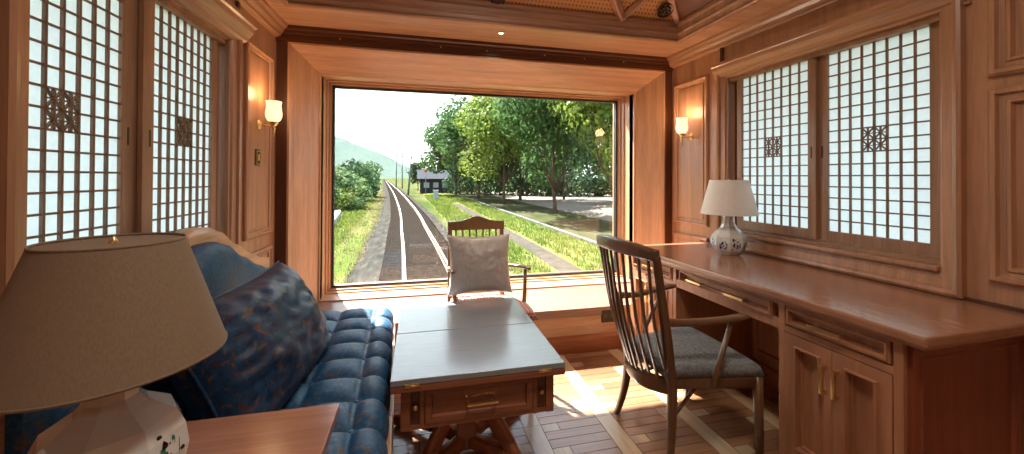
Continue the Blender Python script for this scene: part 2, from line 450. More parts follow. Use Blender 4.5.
# end wall: frame around the big window
m = MB()
m.box(-1.3, -.87, 2.98, 3.5, -.2, 2.6); m.box(2.05, 2.5, 2.98, 3.5, -.2, 2.6); m.box(-1.3, 2.5, 2.98, 3.5, 2.19, 2.6); m.box(-1.3, 2.5, 2.98, 3.5, -.3, .2)
struct(m.build('wall_back', DZ), 'end wall framing the big window', 'wall')
def putb(a, b, h): return (a, h, b)
m = MB(); m.frame(-.877, 2.044, .06, 2.172, [(0,3.0),(0,2.945),(.014,2.945),(.020,2.957),(.161,3.19),(.161,3.25),(.13,3.25)], putb, 0, True, 1)
trim(m, [LX, LZ], 'wide splayed wood surround of the end window')
m = MB(); m.box(-.965, -.877, 2.955, 3.0, .0, 2.19); trim(m, DZ, 'dark corner post beside the end window on the sofa side')
m = MB(); m.box(2.044, 2.135, 2.955, 3.0, .0, 2.19); trim(m, DZ, 'dark corner post beside the end window on the desk side')
m = MB()
pr = [(3.0,2.29),(3.0,2.165),(2.950,2.165),(2.950,2.180),(2.940,2.184),(2.940,2.204),(2.946,2.208),(2.946,2.226),(2.934,2.232),(2.934,2.250),(2.92,2.258),(2.92,2.29)]
m.prism(pr, lambda u, v, t: (t, u, v), -.97, 2.13)
trim(m, DX, 'dark grooved beam over the end window')
bm_ = bpy.data.objects['trim_%d' % TN[0]]
for xx, zz in ((-.544,2.219),(.153,2.219),(.498,2.218),(.962,2.219),(1.301,2.218),(1.65,2.218)):
    MB().lathe([(0,-.010),(.005,-.008),(.005,0),(0,0)], (xx, 2.946, zz), 10, 'y').build('stud', BRASS, bm_)

root = MB()
root.frame(-.716, 1.883, .325, 2.020, [(0,3.17),(0,3.34),(.010,3.34),(.010,3.385),(.022,3.385),(.022,3.43),(.036,3.43),(.036,3.50),(-.05,3.50),(-.05,3.17)], putb, 0, True, 1)
w3 = struct(root.build('window_3', [LX, LZ])); tag(w3, 'big clear picture window at the end of the room', 'window')
m = MB(); m.frame(-.716+.030, 1.883-.030, .325+.030, 2.020-.030, [(0,3.425),(.012,3.425),(.012,3.47),(0,3.47)], putb); m.build('gasket', BLACK, w3)
MB().box(-.695, 1.862, 3.446, 3.452, .345, 2.0).build('pane', GLASS, w3)
MB().box(-.72, 1.89, 3.19, 3.425, .255, .322, .004).build('sill', PALE, w3)

# built-in bench under the window
wb = thing('window_bench', 'low wooden bench ledge running under the end window', 'bench', (.585, 2.9, 0))
MB().box(-.93, 2.10, 2.625, 3.19, .255, .314, .006).build('bench_top', BENCH, wb)
MB().box(-.93, 2.10, 2.632, 2.66, .118, .258).build('front_panel', WX, wb)
m = MB(); m.prism([(2.66,0),(2.616,0),(2.616,.100),(2.624,.112),(2.632,.123),(2.66,.123)], lambda u, v, t: (t, u, v), -.93, 2.10); m.build('plinth', wood('plinth_wood', (.30,.09,.032), 'x', .35), wb)
ol = thing('power_outlet', 'black double socket plate set in the bench front', 'outlet', (1.355, 2.63, .243))
m = MB(); m.box(1.302, 1.408, 2.624, 2.633, .197, .288, .004); m.build('plate', BLACK, ol)
for xx in (1.33, 1.38):
    MB().box(xx-.014, xx+.014, 2.6225, 2.6255, .228, .258, .002).build('socket', BRONZE, ol)

# ceiling: soffit ring, moulding round a coffered recess, sloping ribbed vault
X0c, X1c, Y1c, Yn = -.75, 1.86, 2.53, -1.2
cm = MB()
cm.box(-1.6, X0c, Y0, 3.5, 2.28, 2.5); cm.box(X1c, 2.8, Y0, 3.5, 2.28, 2.5)
cm.box(X0c, X1c, Y1c, 3.5, 2.28, 2.5); cm.box(X0c, X1c, Y0, Yn, 2.28, 2.5)
cm.box(-1.6, 2.8, Y0-.2, 3.5, 2.95, 3.05)
cm.box(-1.6, -1.5, Y0, 3.5, 2.5, 2.95); cm.box(2.7, 2.8, Y0, 3.5, 2.5, 2.95); cm.box(-1.6, 2.8, 3.4, 3.5, 2.5, 2.95); cm.box(-1.6, 2.8, Y0-.2, Y0-.1, 2.2, 2.95)
ceil_ = struct(cm.build('ceiling', LX), 'wooden ceiling with a coffered recess', 'ceiling')
m = MB()
m.frame(X0c-.03, X1c+.03, Yn-.03, Y1c+.03, [(0,2.262),(.022,2.262),(.030,2.270),(.030,2.284),(.020,2.292),(.026,2.306),(.040,2.318),(.040,2.334),(.024,2.340),(.024,2.362),(.036,2.372),(.048,2.378),(.048,2.398),(.0,2.402)], lambda a, b, h: (a, b, h))
trim(m, WX, 'stepped moulding around the ceiling recess')
def perf():
    m, nt, b = new_mat('perforated_panel'); L = nt.links.new
    tc = N(nt, 'ShaderNodeTexCoord'); mp = N(nt, 'ShaderNodeMapping'); mp.inputs['Scale'].default_value = (38, 38, 38)
    L(tc.outputs['Object'], mp.inputs[0])
    sp = N(nt, 'ShaderNodeSeparateXYZ'); L(mp.outputs[0], sp.inputs[0])
    ds = []
    for ax in (0, 1):
        fr = N(nt, 'ShaderNodeMath', operation='FRACT'); L(sp.outputs[ax], fr.inputs[0])
        sb = N(nt, 'ShaderNodeMath', operation='SUBTRACT'); sb.inputs[1].default_value = .5; L(fr.outputs[0], sb.inputs[0])
        sq = N(nt, 'ShaderNodeMath', operation='POWER'); sq.inputs[1].default_value = 2; L(sb.outputs[0], sq.inputs[0]); ds.append(sq)
    ad = N(nt, 'ShaderNodeMath', operation='ADD'); L(ds[0].outputs[0], ad.inputs[0]); L(ds[1].outputs[0], ad.inputs[1])
    lt = N(nt, 'ShaderNodeMath', operation='LESS_THAN'); lt.inputs[1].default_value = .045; L(ad.outputs[0], lt.inputs[0])
    mx = N(nt, 'ShaderNodeMixRGB'); mx.inputs[1].default_value = (.55,.25,.07,1); mx.inputs[2].default_value = (.10,.035,.012,1)
    L(lt.outputs[0], mx.inputs[0]); L(mx.outputs[0], b.inputs['Base Color']); b.inputs['Roughness'].default_value = .5
    return m
vm = MB()
zi, zt = 2.40, 2.80
ix0, ix1, iy0, iy1 = -.1, 1.2, -.5, 1.9
P_ = [(X0c,Yn,zi),(X1c,Yn,zi),(X1c,Y1c,zi),(X0c,Y1c,zi),(ix0,iy0,zt),(ix1,iy0,zt),(ix1,iy1,zt),(ix0,iy1,zt)]
vm.add(P_, [(2,3,7,6)], mi=1); vm.add(P_, [(0,1,5,4),(1,2,6,5),(3,0,4,7),(4,5,6,7)], mi=0)
vault = vm.build('vault', [wood('vault_wood', (.20,.075,.028), 'y', .4), perf()], ceil_)
def on_back(x, t):      # a point on the back slope, t = 0 at the moulding, 1 at the top
    return Vector((x, Y1c+(iy1-Y1c)*t, zi+(zt-zi)*t-.012))
rb = MB()
jb = on_back(1.40, 0)
rb.sweep([on_back(1.40,0), on_back(.75,1)], (.06,.045), (0,-.5,.8), 8, 6, smooth=False)
rb.sweep([on_back(1.40,0), on_back(1.61,.52), Vector((1.40,1.75,2.70))], (.06,.045), (0,-.5,.8), 8, 6, smooth=False)
rb.sweep([Vector((X1c,Y1c,zi-.005)), Vector((ix1,iy1,zt-.012))], (.05,.04), (0,0,1), 8, 6, smooth=False)
rb.sweep([Vector((X0c,Y1c,zi-.005)), Vector((ix0,iy1,zt-.012))], (.05,.04), (0,0,1), 8, 6, smooth=False)
rb.sweep([on_back(-.28,0), on_back(.37,1)], (.06,.045), (0,-.5,.8), 8, 6, smooth=False)
for yy in (1.7, .9, .1):
    rb.sweep([Vector((X1c,yy,zi-.01)), Vector((ix1,yy-.5,zt-.012))], (.06,.045), (0,0,1), 8, 6, smooth=False)
    rb.sweep([Vector((X0c,yy,zi-.01)), Vector((ix0,yy-.5,zt-.012))], (.06,.045), (0,0,1), 8, 6, smooth=False)
rb.build('rib', WX, ceil_)
# round carved rosettes on the vault
def rosette(name, c, nrm, label, r=.055):
    nrm = Vector(nrm).normalized(); q = nrm.to_track_quat('Z', 'Y')
    t = thing(name, label, 'ornament', c)
    m = MB(lambda x, y, z: q @ Vector((x, y, z)) + Vector(c))
    m.lathe([(0,0),(r,0),(r,.010),(r*.88,.014),(r*.8,.006),(0,.006)], n=28); m.build('disc', BRONZE, t)
    m = MB(lambda x, y, z: q @ Vector((x, y, z)) + Vector(c))
    for k in range(8):
        a = 2*PI*k/8
        m.lathe([(0,.004),(r*.2,.006),(r*.16,.014),(0,.016)], (math.cos(a)*r*.5, math.sin(a)*r*.5, 0), 10)
    m.lathe([(0,.004),(r*.2,.006),(r*.16,.018),(0,.020)], (0,0,0), 12)
    m.build('petals', DZ, t)
rosette('ceiling_rosette', (.494, 2.495, 2.415), (0,-.53,-.85), 'round carved rosette on the perforated ceiling panel', .05)
rosette('ceiling_rosette', (1.691, 2.440, 2.445), (0,-.53,-.85), 'dark round rosette in the shaded corner of the ceiling recess', .06)
# downlights
def downlight(x, y, label, group=None):
    t = thing('downlight', label, 'ceiling light', (x, y, 2.28), group)
    MB().lathe([(.030,0),(.030,-.004),(.019,-.005),(.016,.0),(.016,.006),(.030,.006)], (x, y, 2.2795), 24).build('trim_ring', BRASS, t)
    MB().lathe([(0,-.001),(.016,-.001),(.016,.001),(0,.001)], (x, y, 2.279), 20).build('lens', SPOTLENS, t)
    l = bpy.data.lights.new('downlight_beam', 'SPOT'); l.energy = DOWN; l.color = (1, .86, .70); l.spot_size = 2.5; l.spot_blend = .8; l.shadow_soft_size = .05
    o = bpy.data.objects.new('downlight_beam', l); COL.objects.link(o); o.parent = t; o.location = (0, 0, -.02)
DOWN = 24
downlight(.562, 2.719, 'small brass downlight in the soffit over the end window')
for xx in (0.0, 1.1): downlight(xx, -1.4, 'small unseen downlight added in the soffit at the far end from the window', 'added unseen rear downlights')  # out of view, added to brighten the room from the rear
# unseen fill lamp added in the vault to light the walls evenly
fc = thing('added_fill_lamp', 'unseen round fill lamp added in the flat middle of the vault', 'ceiling light', (.55, .45, 2.80))
MB().lathe([(.20,0),(.20,-.018),(.185,-.022),(.185,0)], (.55,.45,2.799), 48).build('trim_ring', BRASS, fc)
MB().lathe([(0,-.012),(.184,-.012),(.184,-.002),(0,-.002)], (.55,.45,2.799), 48).build('diffuser', emit('fill_lamp_diffuser', (1,.9,.75), 6), fc)
l = bpy.data.lights.new('added_fill_light', 'AREA'); l.shape = 'DISK'; l.size = .36; l.energy = 17; l.color = (1, .88, .74)
o = bpy.data.objects.new('added_fill_light', l); COL.objects.link(o); o.parent = fc; o.location = (0, 0, -.03)
# ------------------------------------------------------------------ wall lamps and switch
def sconce(W, s, z, label):
    base = W(s, 0, z); t = thing('wall_lamp', label, 'wall lamp', base)
    m = MB(W); m.lathe([(0,.0),(.030,.0),(.032,.006),(.024,.012),(.010,.018),(0,.020)], (s, .004, z), 24, 'y'); m.build('backplate', BRASS, t)
    m = MB(W); m.sweep([(s,.012,z),(s,.045,z-.004),(s,.075,z-.006),(s,.088,z+.004)], [.013,.011,.011,.013], (1,0,0)); m.build('arm', BRASS, t)
    m = MB(W); m.lathe([(.0,-.010),(.012,-.006),(.022,.004),(.027,.018),(.024,.022),(.010,.024)], (s,.088,z), 20)
    m.lathe([(.0,-.075),(.003,-.070),(.004,-.050),(.010,-.040),(.006,-.032),(.012,-.022),(.008,-.012),(.010,-.006)], (s,.088,z), 16); m.build('cup', BRASS, t)
    m = MB(W); m.lathe([(.024,.020),(.036,.030),(.045,.052),(.046,.075),(.042,.100),(.040,.125),(.044,.146),(.0425,.146),(.038,.125),(.040,.100),(.0435,.075),(.043,.053),(.034,.032),(.022,.022)], (s,.088,z), 28); sh = m.build('glass_shade', FROST, t)
    m = MB(W); m.lathe([(0,.024),(.010,.028),(.011,.045),(.017,.062),(.018,.075),(.012,.092),(0,.098)], (s,.088,z), 16); m.build('bulb', BULB, t)
    l = bpy.data.lights.new('wall_lamp_glow', 'POINT'); l.energy = 1.7; l.color = (1, .60, .30); l.shadow_soft_size = .05
    o = bpy.data.objects.new('wall_lamp_glow', l); COL.objects.link(o); o.parent = t; o.location = W(s, .088, z+.19)-base
sconce(LW, .675, 1.566, 'lit brass wall lamp with frosted glass on the sofa side wall')
sconce(RW, .722, 1.588, 'lit brass wall lamp with frosted glass on the desk side wall')
sw = thing('light_switch', 'brass framed switch plate below the wall lamp on the sofa side', 'switch', LW(.655, 0, 1.36))
MB(LW).box(.622, .692, 0, .010, 1.315, 1.415, .003).build('plate', BRONZE, sw)
MB(LW).frame(.630, .684, 1.323, 1.407, [(0,.008),(0,.016),(.008,.016),(.008,.008)], lambda a, b, h: (a, h, b)).build('rim', BRASS, sw)
MB(LW).box(.648, .666, .008, .018, 1.345, 1.385, .002).build('rocker', BRASS, sw)

# ------------------------------------------------------------------ writing desk along the right wall
def RD(s, d, z): return RW(s, d, z)
dk = thing('writing_desk', 'long built-in cherry desk under the desk window', 'desk', RW(-.23, .33, 0))
s_n, s_f = -1.105, .600                    # near and far end
m = MB(RW); m.box(s_n, s_f, .004, .656, .728, .762, .008); m.box(s_n+.012, s_f, .004, .645, .716, .729, .003)
m.build('desktop', DESKY, dk)
m = MB(RW); m.box(s_n+.04, s_f, .004, .022, .762, .776, .003); m.build('back_strip', DZ, dk)
Df = .626
def cab(a, b):
    m = MB(RW)
    m.box(a, a+.02, .02, Df-.018, .06, .716); m.box(b-.02, b, .02, Df-.018, .06, .716)
    m.box(a, b, .02, Df-.02, .06, .08); m.box(a, b, .02, .03, .06, .716)
    m.box(a+.012, b-.012, .03, Df-.06, 0, .06)
    return m
def face(m, a, b, st=.028):
    m.box(a, a+st, Df-.022, Df, .05, .716, .002); m.box(b-st, b, Df-.022, Df, .05, .716, .002)
    m.box(a+st, b-st, Df-.022, Df-.001, .595, .622, .002); m.box(a+st, b-st, Df-.022, Df-.001, .05, .075, .002); m.box(a+st, b-st, Df-.022, Df-.001, .704, .716)
DP = [(0,0),(0,.016),(.018,.018),(.026,.018),(.031,.004),(.038,.0)]
def front(name, a, b, z0, z1, parent, w=.03, d=None):
    d = Df-.018
    m = MB(RW); prof = [(0,d),(0,d+.020),(w,d+.020),(w+.002,d+.027),(w+.008,d+.027),(w+.011,d+.003),(w+.014,d+.003),(w+.016,d+.007),(w+.019,d+.007),(w+.022,d-.008),(w+.022,d-.012),(0,d-.012)]
    m.frame(a, b, z0, z1, prof, lambda u, v, h: (u, h, v)); m.box(a+w+.018, b-w-.018, d-.016, d-.007, z0+w+.018, z1-w-.018)
    return m.build(name, DESKW, parent)
def pull_h(a, b, z, parent):
    m = MB(RW)
    for q in (a+.008, b-.008): m.box(q-.004, q+.004, Df-.012, Df+.026, z-.004, z+.004)
    m.box(a-.006, b+.006, Df+.022, Df+.031, z-.006, z+.006, .002); return m.build('handle', BRASS, parent)
def pull_v(s, z0, z1, parent):
    m = MB(RW)
    for q in (z0+.008, z1-.008): m.box(s-.004, s+.004, Df-.002, Df+.026, q-.004, q+.004)
    m.box(s-.006, s+.006, Df+.022, Df+.031, z0, z1, .002); return m.build('handle', BRASS, parent)
def S_(y, d=Df): return y-2+T*d
na, nb = S_(.955), S_(1.40)
fa, fb = S_(2.078), .594
ka, kb = nb, fa
mn = cab(na, nb); face(mn, na, nb); face_n = mn
mf = cab(fa, fb)
for v_ in (): pass
mn.v += mf.v; mn.f += [[i+len(mn.v)-len(mf.v) for i in q] for q in mf.f]; mn.sm += mf.sm; mn.mi += mf.mi
face(mn, fa, fb)
mn.box(ka, kb, Df-.022, Df-.002, .594, .640, .002); mn.box(ka, kb, Df-.022, Df-.002, .700, .716)
mn.box(ka, kb, .03, .05, .10, .716)
mn.build('carcass', DESKW, dk)
# near end panel
m = MB(lambda s, d, z: RW(na-s, d, z))
m.frame(.03, Df-.02, .07, .70, [(0,0),(0,.014),(.035,.014),(.040,.018),(.048,.016),(.054,.005),(.060,0)], lambda u, v, h: (h, u, v)); m.box(-.002, .005, .06, Df-.05, .10, .67)
m.build('side_panel', ENDW, dk)
# inner kneehole panels (moulded)
m = MB(RW)
for a0, a1 in ((ka+.03, (ka+kb)/2-.02), ((ka+kb)/2+.02, kb-.03)):
    m.frame(a0, a1, .16, .66, [(0,.05),(0,.062),(.012,.066),(.020,.05)], lambda u, v, h: (u, h, v))
m.prism([(.05,0),(.075,0),(.075,.06),(.062,.08),(.05,.09)], lambda u, v, t: (t, u, v), ka, kb)
m.build('back_panel', DESKW, dk)
d1 = front('drawer', ka+.03, kb-.03, .633, .708, dk, .006)
pull_h(S_(1.85), S_(1.95), .668, d1); pull_h(S_(1.57), S_(1.675), .668, d1)
d2 = front('drawer', na+.035, nb-.035, .628, .704, dk, .006); pull_h(S_(1.138), S_(1.25), .664, d2)
d3 = front('drawer', fa+.035, fb-.035, .628, .704, dk, .006); pull_h((fa+fb)/2-.055, (fa+fb)/2+.055, .664, d3)
for a, b in ((na, nb), (fa, fb)):
    c = (a+b)/2
    x = front('cabinet_door', a+.030, c-.001, .078, .592, dk, .042); pull_v(c-.022, .42, .53, x)
    x = front('cabinet_door', c+.001, b-.030, .078, .592, dk, .042); pull_v(c+.022, .42, .53, x)

# ------------------------------------------------------------------ desk chair
dc = thing('desk_chair', 'slat-backed walnut armchair with grey floral seat drawn up to the desk', 'chair', (1.25, 1.695, 0))
yc = 1.695
def mir(p, k): return (p[0], yc+(p[1]-yc)*k, p[2])
def sm_path(pts, n=6):
    pts = [Vector(p) for p in pts]; out = []
    for i in range(len(pts)-1):
        p0 = pts[max(i-1,0)]; p1 = pts[i]; p2 = pts[i+1]; p3 = pts[min(i+2,len(pts)-1)]
        for k in range(n):
            t = k/n
            out.append(.5*((2*p1)+(p2-p0)*t+(2*p0-5*p1+4*p2-p3)*t*t+(3*p1-p0-3*p2+p3)*t**3))
    out.append(pts[-1]); return out
def lerp_sizes(keys, n):
    out = []
    for i in range(n):
        t = i/(n-1)*(len(keys)-1); k = min(int(t), len(keys)-2); u = t-k
        out.append((keys[k][0]*(1-u)+keys[k+1][0]*u, keys[k][1]*(1-u)+keys[k+1][1]*u))
    return out
posts = {'far': [(.925,1.886,.925),(.965,1.868,.76),(1.015,1.855,.56),(1.06,1.850,.36),(1.068,1.858,.25),(1.058,1.880,.12),(1.034,1.908,0)],
         'near': [(.955,1.437,.93),(.995,1.465,.78),(1.05,1.500,.56),(1.095,1.532,.36),(1.105,1.539,.22),(1.10,1.536,.10),(1.085,1.525,0)]}
for k in ('far', 'near'):
    p = sm_path(posts[k], 5)
    MB().sweep(p, lerp_sizes([(.030,.030),(.034,.034),(.038,.042),(.042,.046),(.038,.040),(.032,.032),(.026,.028)], len(p)), (0,1,0), 14, 3.2).build('back_post', CHAIRW, dc)
# crest rail: curved plank
A, B = Vector((.925,1.905,.925)), Vector((.955,1.425,.93))
def crest_pt(t): 
    q = A.lerp(B, t); bow = 1-(2*t-1)**2
    return Vector((q.x-.045*bow, q.y, q.z+.014*bow))
p = [crest_pt(i/20) for i in range(21)]
MB().sweep(p, [(.024, .050+.020*(1-(2*i/20-1)**2)) for i in range(21)], (0,0,1), 14, 3.5).build('crest_rail', CHAIRW, dc)
# rear seat rail curved
def rail_pt(t):
    q = Vector((1.062,1.850,.315)).lerp(Vector((1.10,1.532,.325)), t); bow = 1-(2*t-1)**2
    return Vector((q.x-.055*bow, q.y, q.z-.012*bow))
MB().sweep([rail_pt(i/16) for i in range(17)], (.026,.075), (0,0,1), 12, 3.5).build('rear_rail', CHAIRW, dc)
for i in range(9):
    t = .09+.82*i/8
    a, b = crest_pt(t)-Vector((0,0,.02)), rail_pt(.04+.92*i/8)+Vector((0,0,.02))
    mid = a.lerp(b, .55)+Vector((-.022,0,0))
    p = sm_path([a, mid, b], 6)
    MB().sweep(p, lerp_sizes([(.017,.011),(.022,.012),(.024,.012)], len(p)), (1,0,0), 10, 2.6).build('slat', CHAIRW, dc)
# seat and frame
def seat_fn(x0, x1, hw0, hw1, yc, z0, th, crown, rnd=.03):
    def fn(u, v):
        a = 2*u-1; b = 2*v-1
        x = x0+(x1-x0)*u
        hw = hw0+(hw1-hw0)*u
        e = ((1-abs(a)**6)*(1-abs(b)**6))**.5
        return (x-.0, yc+b*hw, z0+th*min(1, e*1.6)**.6+crown*(1-a*a)*(1-b*b))
    return fn
m = MB(); fnn = seat_fn(1.055, 1.515, .175, .262, yc, .375, .042, .018)
m.grid(fnn, 28, 28); m.grid(lambda u, v: (1.055+.46*u, yc+(2*v-1)*(.175+.087*u), .375), 28, 28, smooth=True)
m.build('seat', GREYB, dc)
fr = MB()
for k in (-1, 1):
    fr.sweep([(1.09, yc+k*.163, .345),(1.48, yc+k*.244, .345)], (.024,.055), (0,0,1), 10, 5)
fr.sweep([(1.478, yc-.24, .345),(1.478, yc+.24, .345)], (.024,.055), (0,0,1), 10, 5)
fr.build('seat_frame', CHAIRW, dc)
for k in (-1, 1):
    p = [(1.478, yc+k*.243, .372),(1.482, yc+k*.244, .2),(1.490, yc+k*.246, 0)]
    MB().sweep(p, [(.040,.040),(.036,.036),(.024,.024)], (0,1,0), 14, 2.8).build('front_leg', CHAIRW, dc)
    ps = posts['near' if k < 0 else 'far']
    p = sm_path([(1.035, yc+k*.200, .628),(1.15, yc+k*.212, .622),(1.28, yc+k*.240, .632),(1.385, yc+k*.252, .642),(1.415, yc+k*.250, .641)], 5)
    MB().sweep(p, lerp_sizes([(.028,.036),(.034,.030),(.044,.026),(.050,.024),(.026,.018)], len(p)), (0,0,1), 14, 2.6).build('arm', CHAIRW, dc)
    MB().sweep([(1.225, yc+k*.262, .36),(1.24, yc+k*.268, .42),(1.335, yc+k*.248, .628)], [(.022,.022),(.022,.022),(.019,.019)], (0,1,0), 12, 2.4).build('arm_support', CHAIRW, dc)
MB().sweep([(1.10,1.535,.18),(1.32,1.60,.315),(1.478,1.66,.34)], (.017,.017), (0,0,1), 10).build('stretcher', CHAIRW, dc)
MB().sweep([(1.06,1.868,.20),(1.30,1.79,.31),(1.478,1.73,.34)], (.017,.017), (0,0,1), 10).build('stretcher', CHAIRW, dc)

# ------------------------------------------------------------------ folding table
tb = thing('folding_table', 'low square flip-top wooden table in front of the sofa', 'table', (.243, 1.945, 0))
MB().box(-.098, .584, 1.502, 1.9515, .478, .500, .003).build('top_leaf', [TABTOP], tb)
MB().box(-.098, .584, 1.9545, 2.392, .478, .500, .003).build('top_leaf', [TABTOP], tb)
MB().box(-.098, .584, 1.502, 2.392, .452, .476, .003).build('lower_leaf', TABW, tb)
m = MB()
ax0, ax1, ay0, ay1, az = -.062, .550, 1.545, 2.33, .283
m.box(ax0, ax1, ay0+.012, ay1, az, .452, .002)
m.box(ax0, ax0+.034, ay0, ay0+.014, az, .452, .002); m.box(ax1-.034, ax1, ay0, ay0+.014, az, .452, .002)
m.box(ax0+.034, ax1-.034, ay0+.004, ay0+.014, az, .300); m.box(ax0+.034, ax1-.034, ay0+.004, ay0+.014, .440, .452)
m.box(ax0+.072, ax0+.088, ay0+.002, ay0+.014, az, .452); m.box(ax1-.088, ax1-.072, ay0+.002, ay0+.014, az, .452)
m.build('apron', TABW, tb)
def tfront(name, a, b, z0, z1, parent, w=.018):
    m = MB(); d = ay0+.012
    m.frame(a, b, z0, z1, [(0,d),(0,d-.014),(w,d-.014),(w+.006,d-.016),(w+.010,d-.004),(w+.016,d-.003),(w+.016,d)], putb); m.box(a+w+.012, b-w-.012, d-.005, d+.001, z0+w+.012, z1-w-.012)
    return m.build(name, TABW, parent)
dr = tfront('drawer', ax0+.092, ax1-.092, .303, .438, tb)
m = MB()
for x in (.195, .305): m.box(x-.004, x+.004, ay0-.022, ay0+.012, .361, .369)
m.box(.188, .312, ay0-.026, ay0-.018, .360, .370, .002); m.build('handle', BRASS, dr)
for x0_, x1_ in ((ax0+.038, ax0+.070), (ax1-.070, ax1-.038)):
    sp = MB().box(x0_, x1_, ay0+.008, ay0+.013, .30, .442, .001).build('support_slide', DX, tb)
    MB().lathe([(0,-.022),(.008,-.020),(.010,-.014),(.006,-.008),(.004,.0),(0,0)], ((x0_+x1_)/2, ay0+.009, .371), 16, 'y').build('knob', BRASS, sp)
for x in (-.02, .50):
    m = MB(); m.box(x-.028, x+.028, 1.4995, 1.503, .470, .484); m.lathe([(.003,-.028),(.003,.028)], (x, 1.4995, .477), 8, 'x')
    m.build('hinge', BRASS, tb)
cx, cyy = .215, 1.80
MB().box(cx-.045, cx+.045, cyy-.045, cyy+.045, .03, .285, .008).build('column', TABW, tb)
for sx in (-1, 1):
    for sy in (-1, 1):
        p = sm_path([(cx+sx*.02, cyy+sy*.02, .060),(cx+sx*.16, cyy+sy*.145, .058),(cx+sx*.265, cyy+sy*.235, .040),(cx+sx*.315, cyy+sy*.275, .028)], 5)
        MB().sweep(p, lerp_sizes([(.055,.06),(.055,.055),(.052,.05),(.060,.056)], len(p)), (0,0,1), 12, 3.5).build('foot', TABW, tb)
        p = sm_path([(cx+sx*.03, cyy+sy*.03, .270),(cx+sx*.075, cyy+sy*.07, .235),(cx+sx*.14, cyy+sy*.13, .15),(cx+sx*.19, cyy+sy*.175, .065)], 5)
        MB().sweep(p, lerp_sizes([(.042,.06),(.042,.075),(.042,.075),(.042,.06)], len(p)), (0,0,1), 12, 3.5).build('brace', TABW, tb)

# ------------------------------------------------------------------ sofa
sf = thing('sofa', 'blue tufted camelback sofa with light wood frame along the left wall', 'sofa', (-.5, 1.9, 0))
def xf_(y): return -.128-.046*(y-1.495)          # front edge
ya, yb = 1.20, 2.612
nrow = 8
rows = [ya+(yb-ya)*i/nrow for i in range(nrow+1)]
cols = [0, .19, .38, .57, .76]                    # from the front edge backwards
def cushion(u, v):
    # u: along path from back to the front and over the edge; v: along the sofa
    y = ya+(yb-ya)*v
    L_ = .74; R_ = .055; drop = .10
    tot = L_+PI/2*R_*.0+.14
    sdist = u*tot
    fr_ = xf_(y)
    base_x = fr_-.66
    cell = (.66+.10)/4
    cu = (sdist % .19)/.19; cv = (v*nrow) % 1
    puff = (max(0, 1-abs(2*cu-1)**2.6)**.55)*(max(0, 1-abs(2*cv-1)**2.6)**.55)
    if u > .999: puff = 0
    # path
    flat = .66-.05
    if sdist <= flat:
        x, z, nx, nz = base_x+sdist, .415, 0, 1
    else:
        q = (sdist-flat); R = .05; arc = PI/2*R
        if q < arc:
            a = q/R; x, z, nx, nz = base_x+flat+R*math.sin(a), .415-R+R*math.cos(a), math.sin(a), math.cos(a)
        else: x, z, nx, nz = base_x+.66, .415-R-(q-arc), 1, 0
    edge = min(1, min(v, 1-v)*60)
    h = .034*puff-.004
    yend = 0
    return (x+nx*h, y, z+nz*h)
m = MB(); m.grid(cushion, 96, 128)
for v in (0, 1):
    ring = [cushion(i/96, v) for i in range(97)]
    y = ring[0][1]; m.add(ring+[(ring[-1][0], y, .30), (ring[0][0], y, .30)], [tuple(range(99))])
m.build('seat_cushion', BLUE, sf)
for i in range(1, 4):
    for j in range(1, nrow):
        pt = cushion(.19*i/.88, j/nrow); MB().lathe([(0,.0),(.011,.0),(.009,.006),(0,.008)], (pt[0], pt[1], pt[2]-.001), 10).build('button', BLUE, sf)
# front rail and base
fr = MB()
fr.prism([(ya-.03,0),(yb,0),(yb,1),(ya-.03,1)], lambda u, v, t: (xf_(u)+.02+t, u, .07+.275*v), 0, .018)
fr.prism([(ya-.03,0),(yb,0),(yb,1),(ya-.03,1)], lambda u, v, t: (xf_(u)+.008+t, u, .10+.20*v), -.67, 0)
fr.build('seat_rail', SOFAW, sf)
for y in (ya+.03, yb-.05):
    for dx in (-.02, -.62):
        MB().sweep([(xf_(y)+dx, y, .11),(xf_(y)+dx, y, 0)], [(.05,.05),(.035,.035)], (0,1,0), 12, 4).build('leg', SOFAW, sf)
HX = [(1.04,.80),(1.20,.815),(1.35,.85),(1.52,.925),(1.66,1.005),(1.80,1.040),(1.90,1.036),(2.02,1.001),(2.17,.921),(2.38,.833),(2.50,.790),(2.612,.768)]
def htop(y):
    for (a, za), (b, zb) in zip(HX, HX[1:]):
        if a <= y <= b:
            t = (y-a)/(b-a); return za+(zb-za)*(t*t*(3-2*t)*.5+t*.5)
    return HX[-1][1] if y > 2 else HX[0][1]
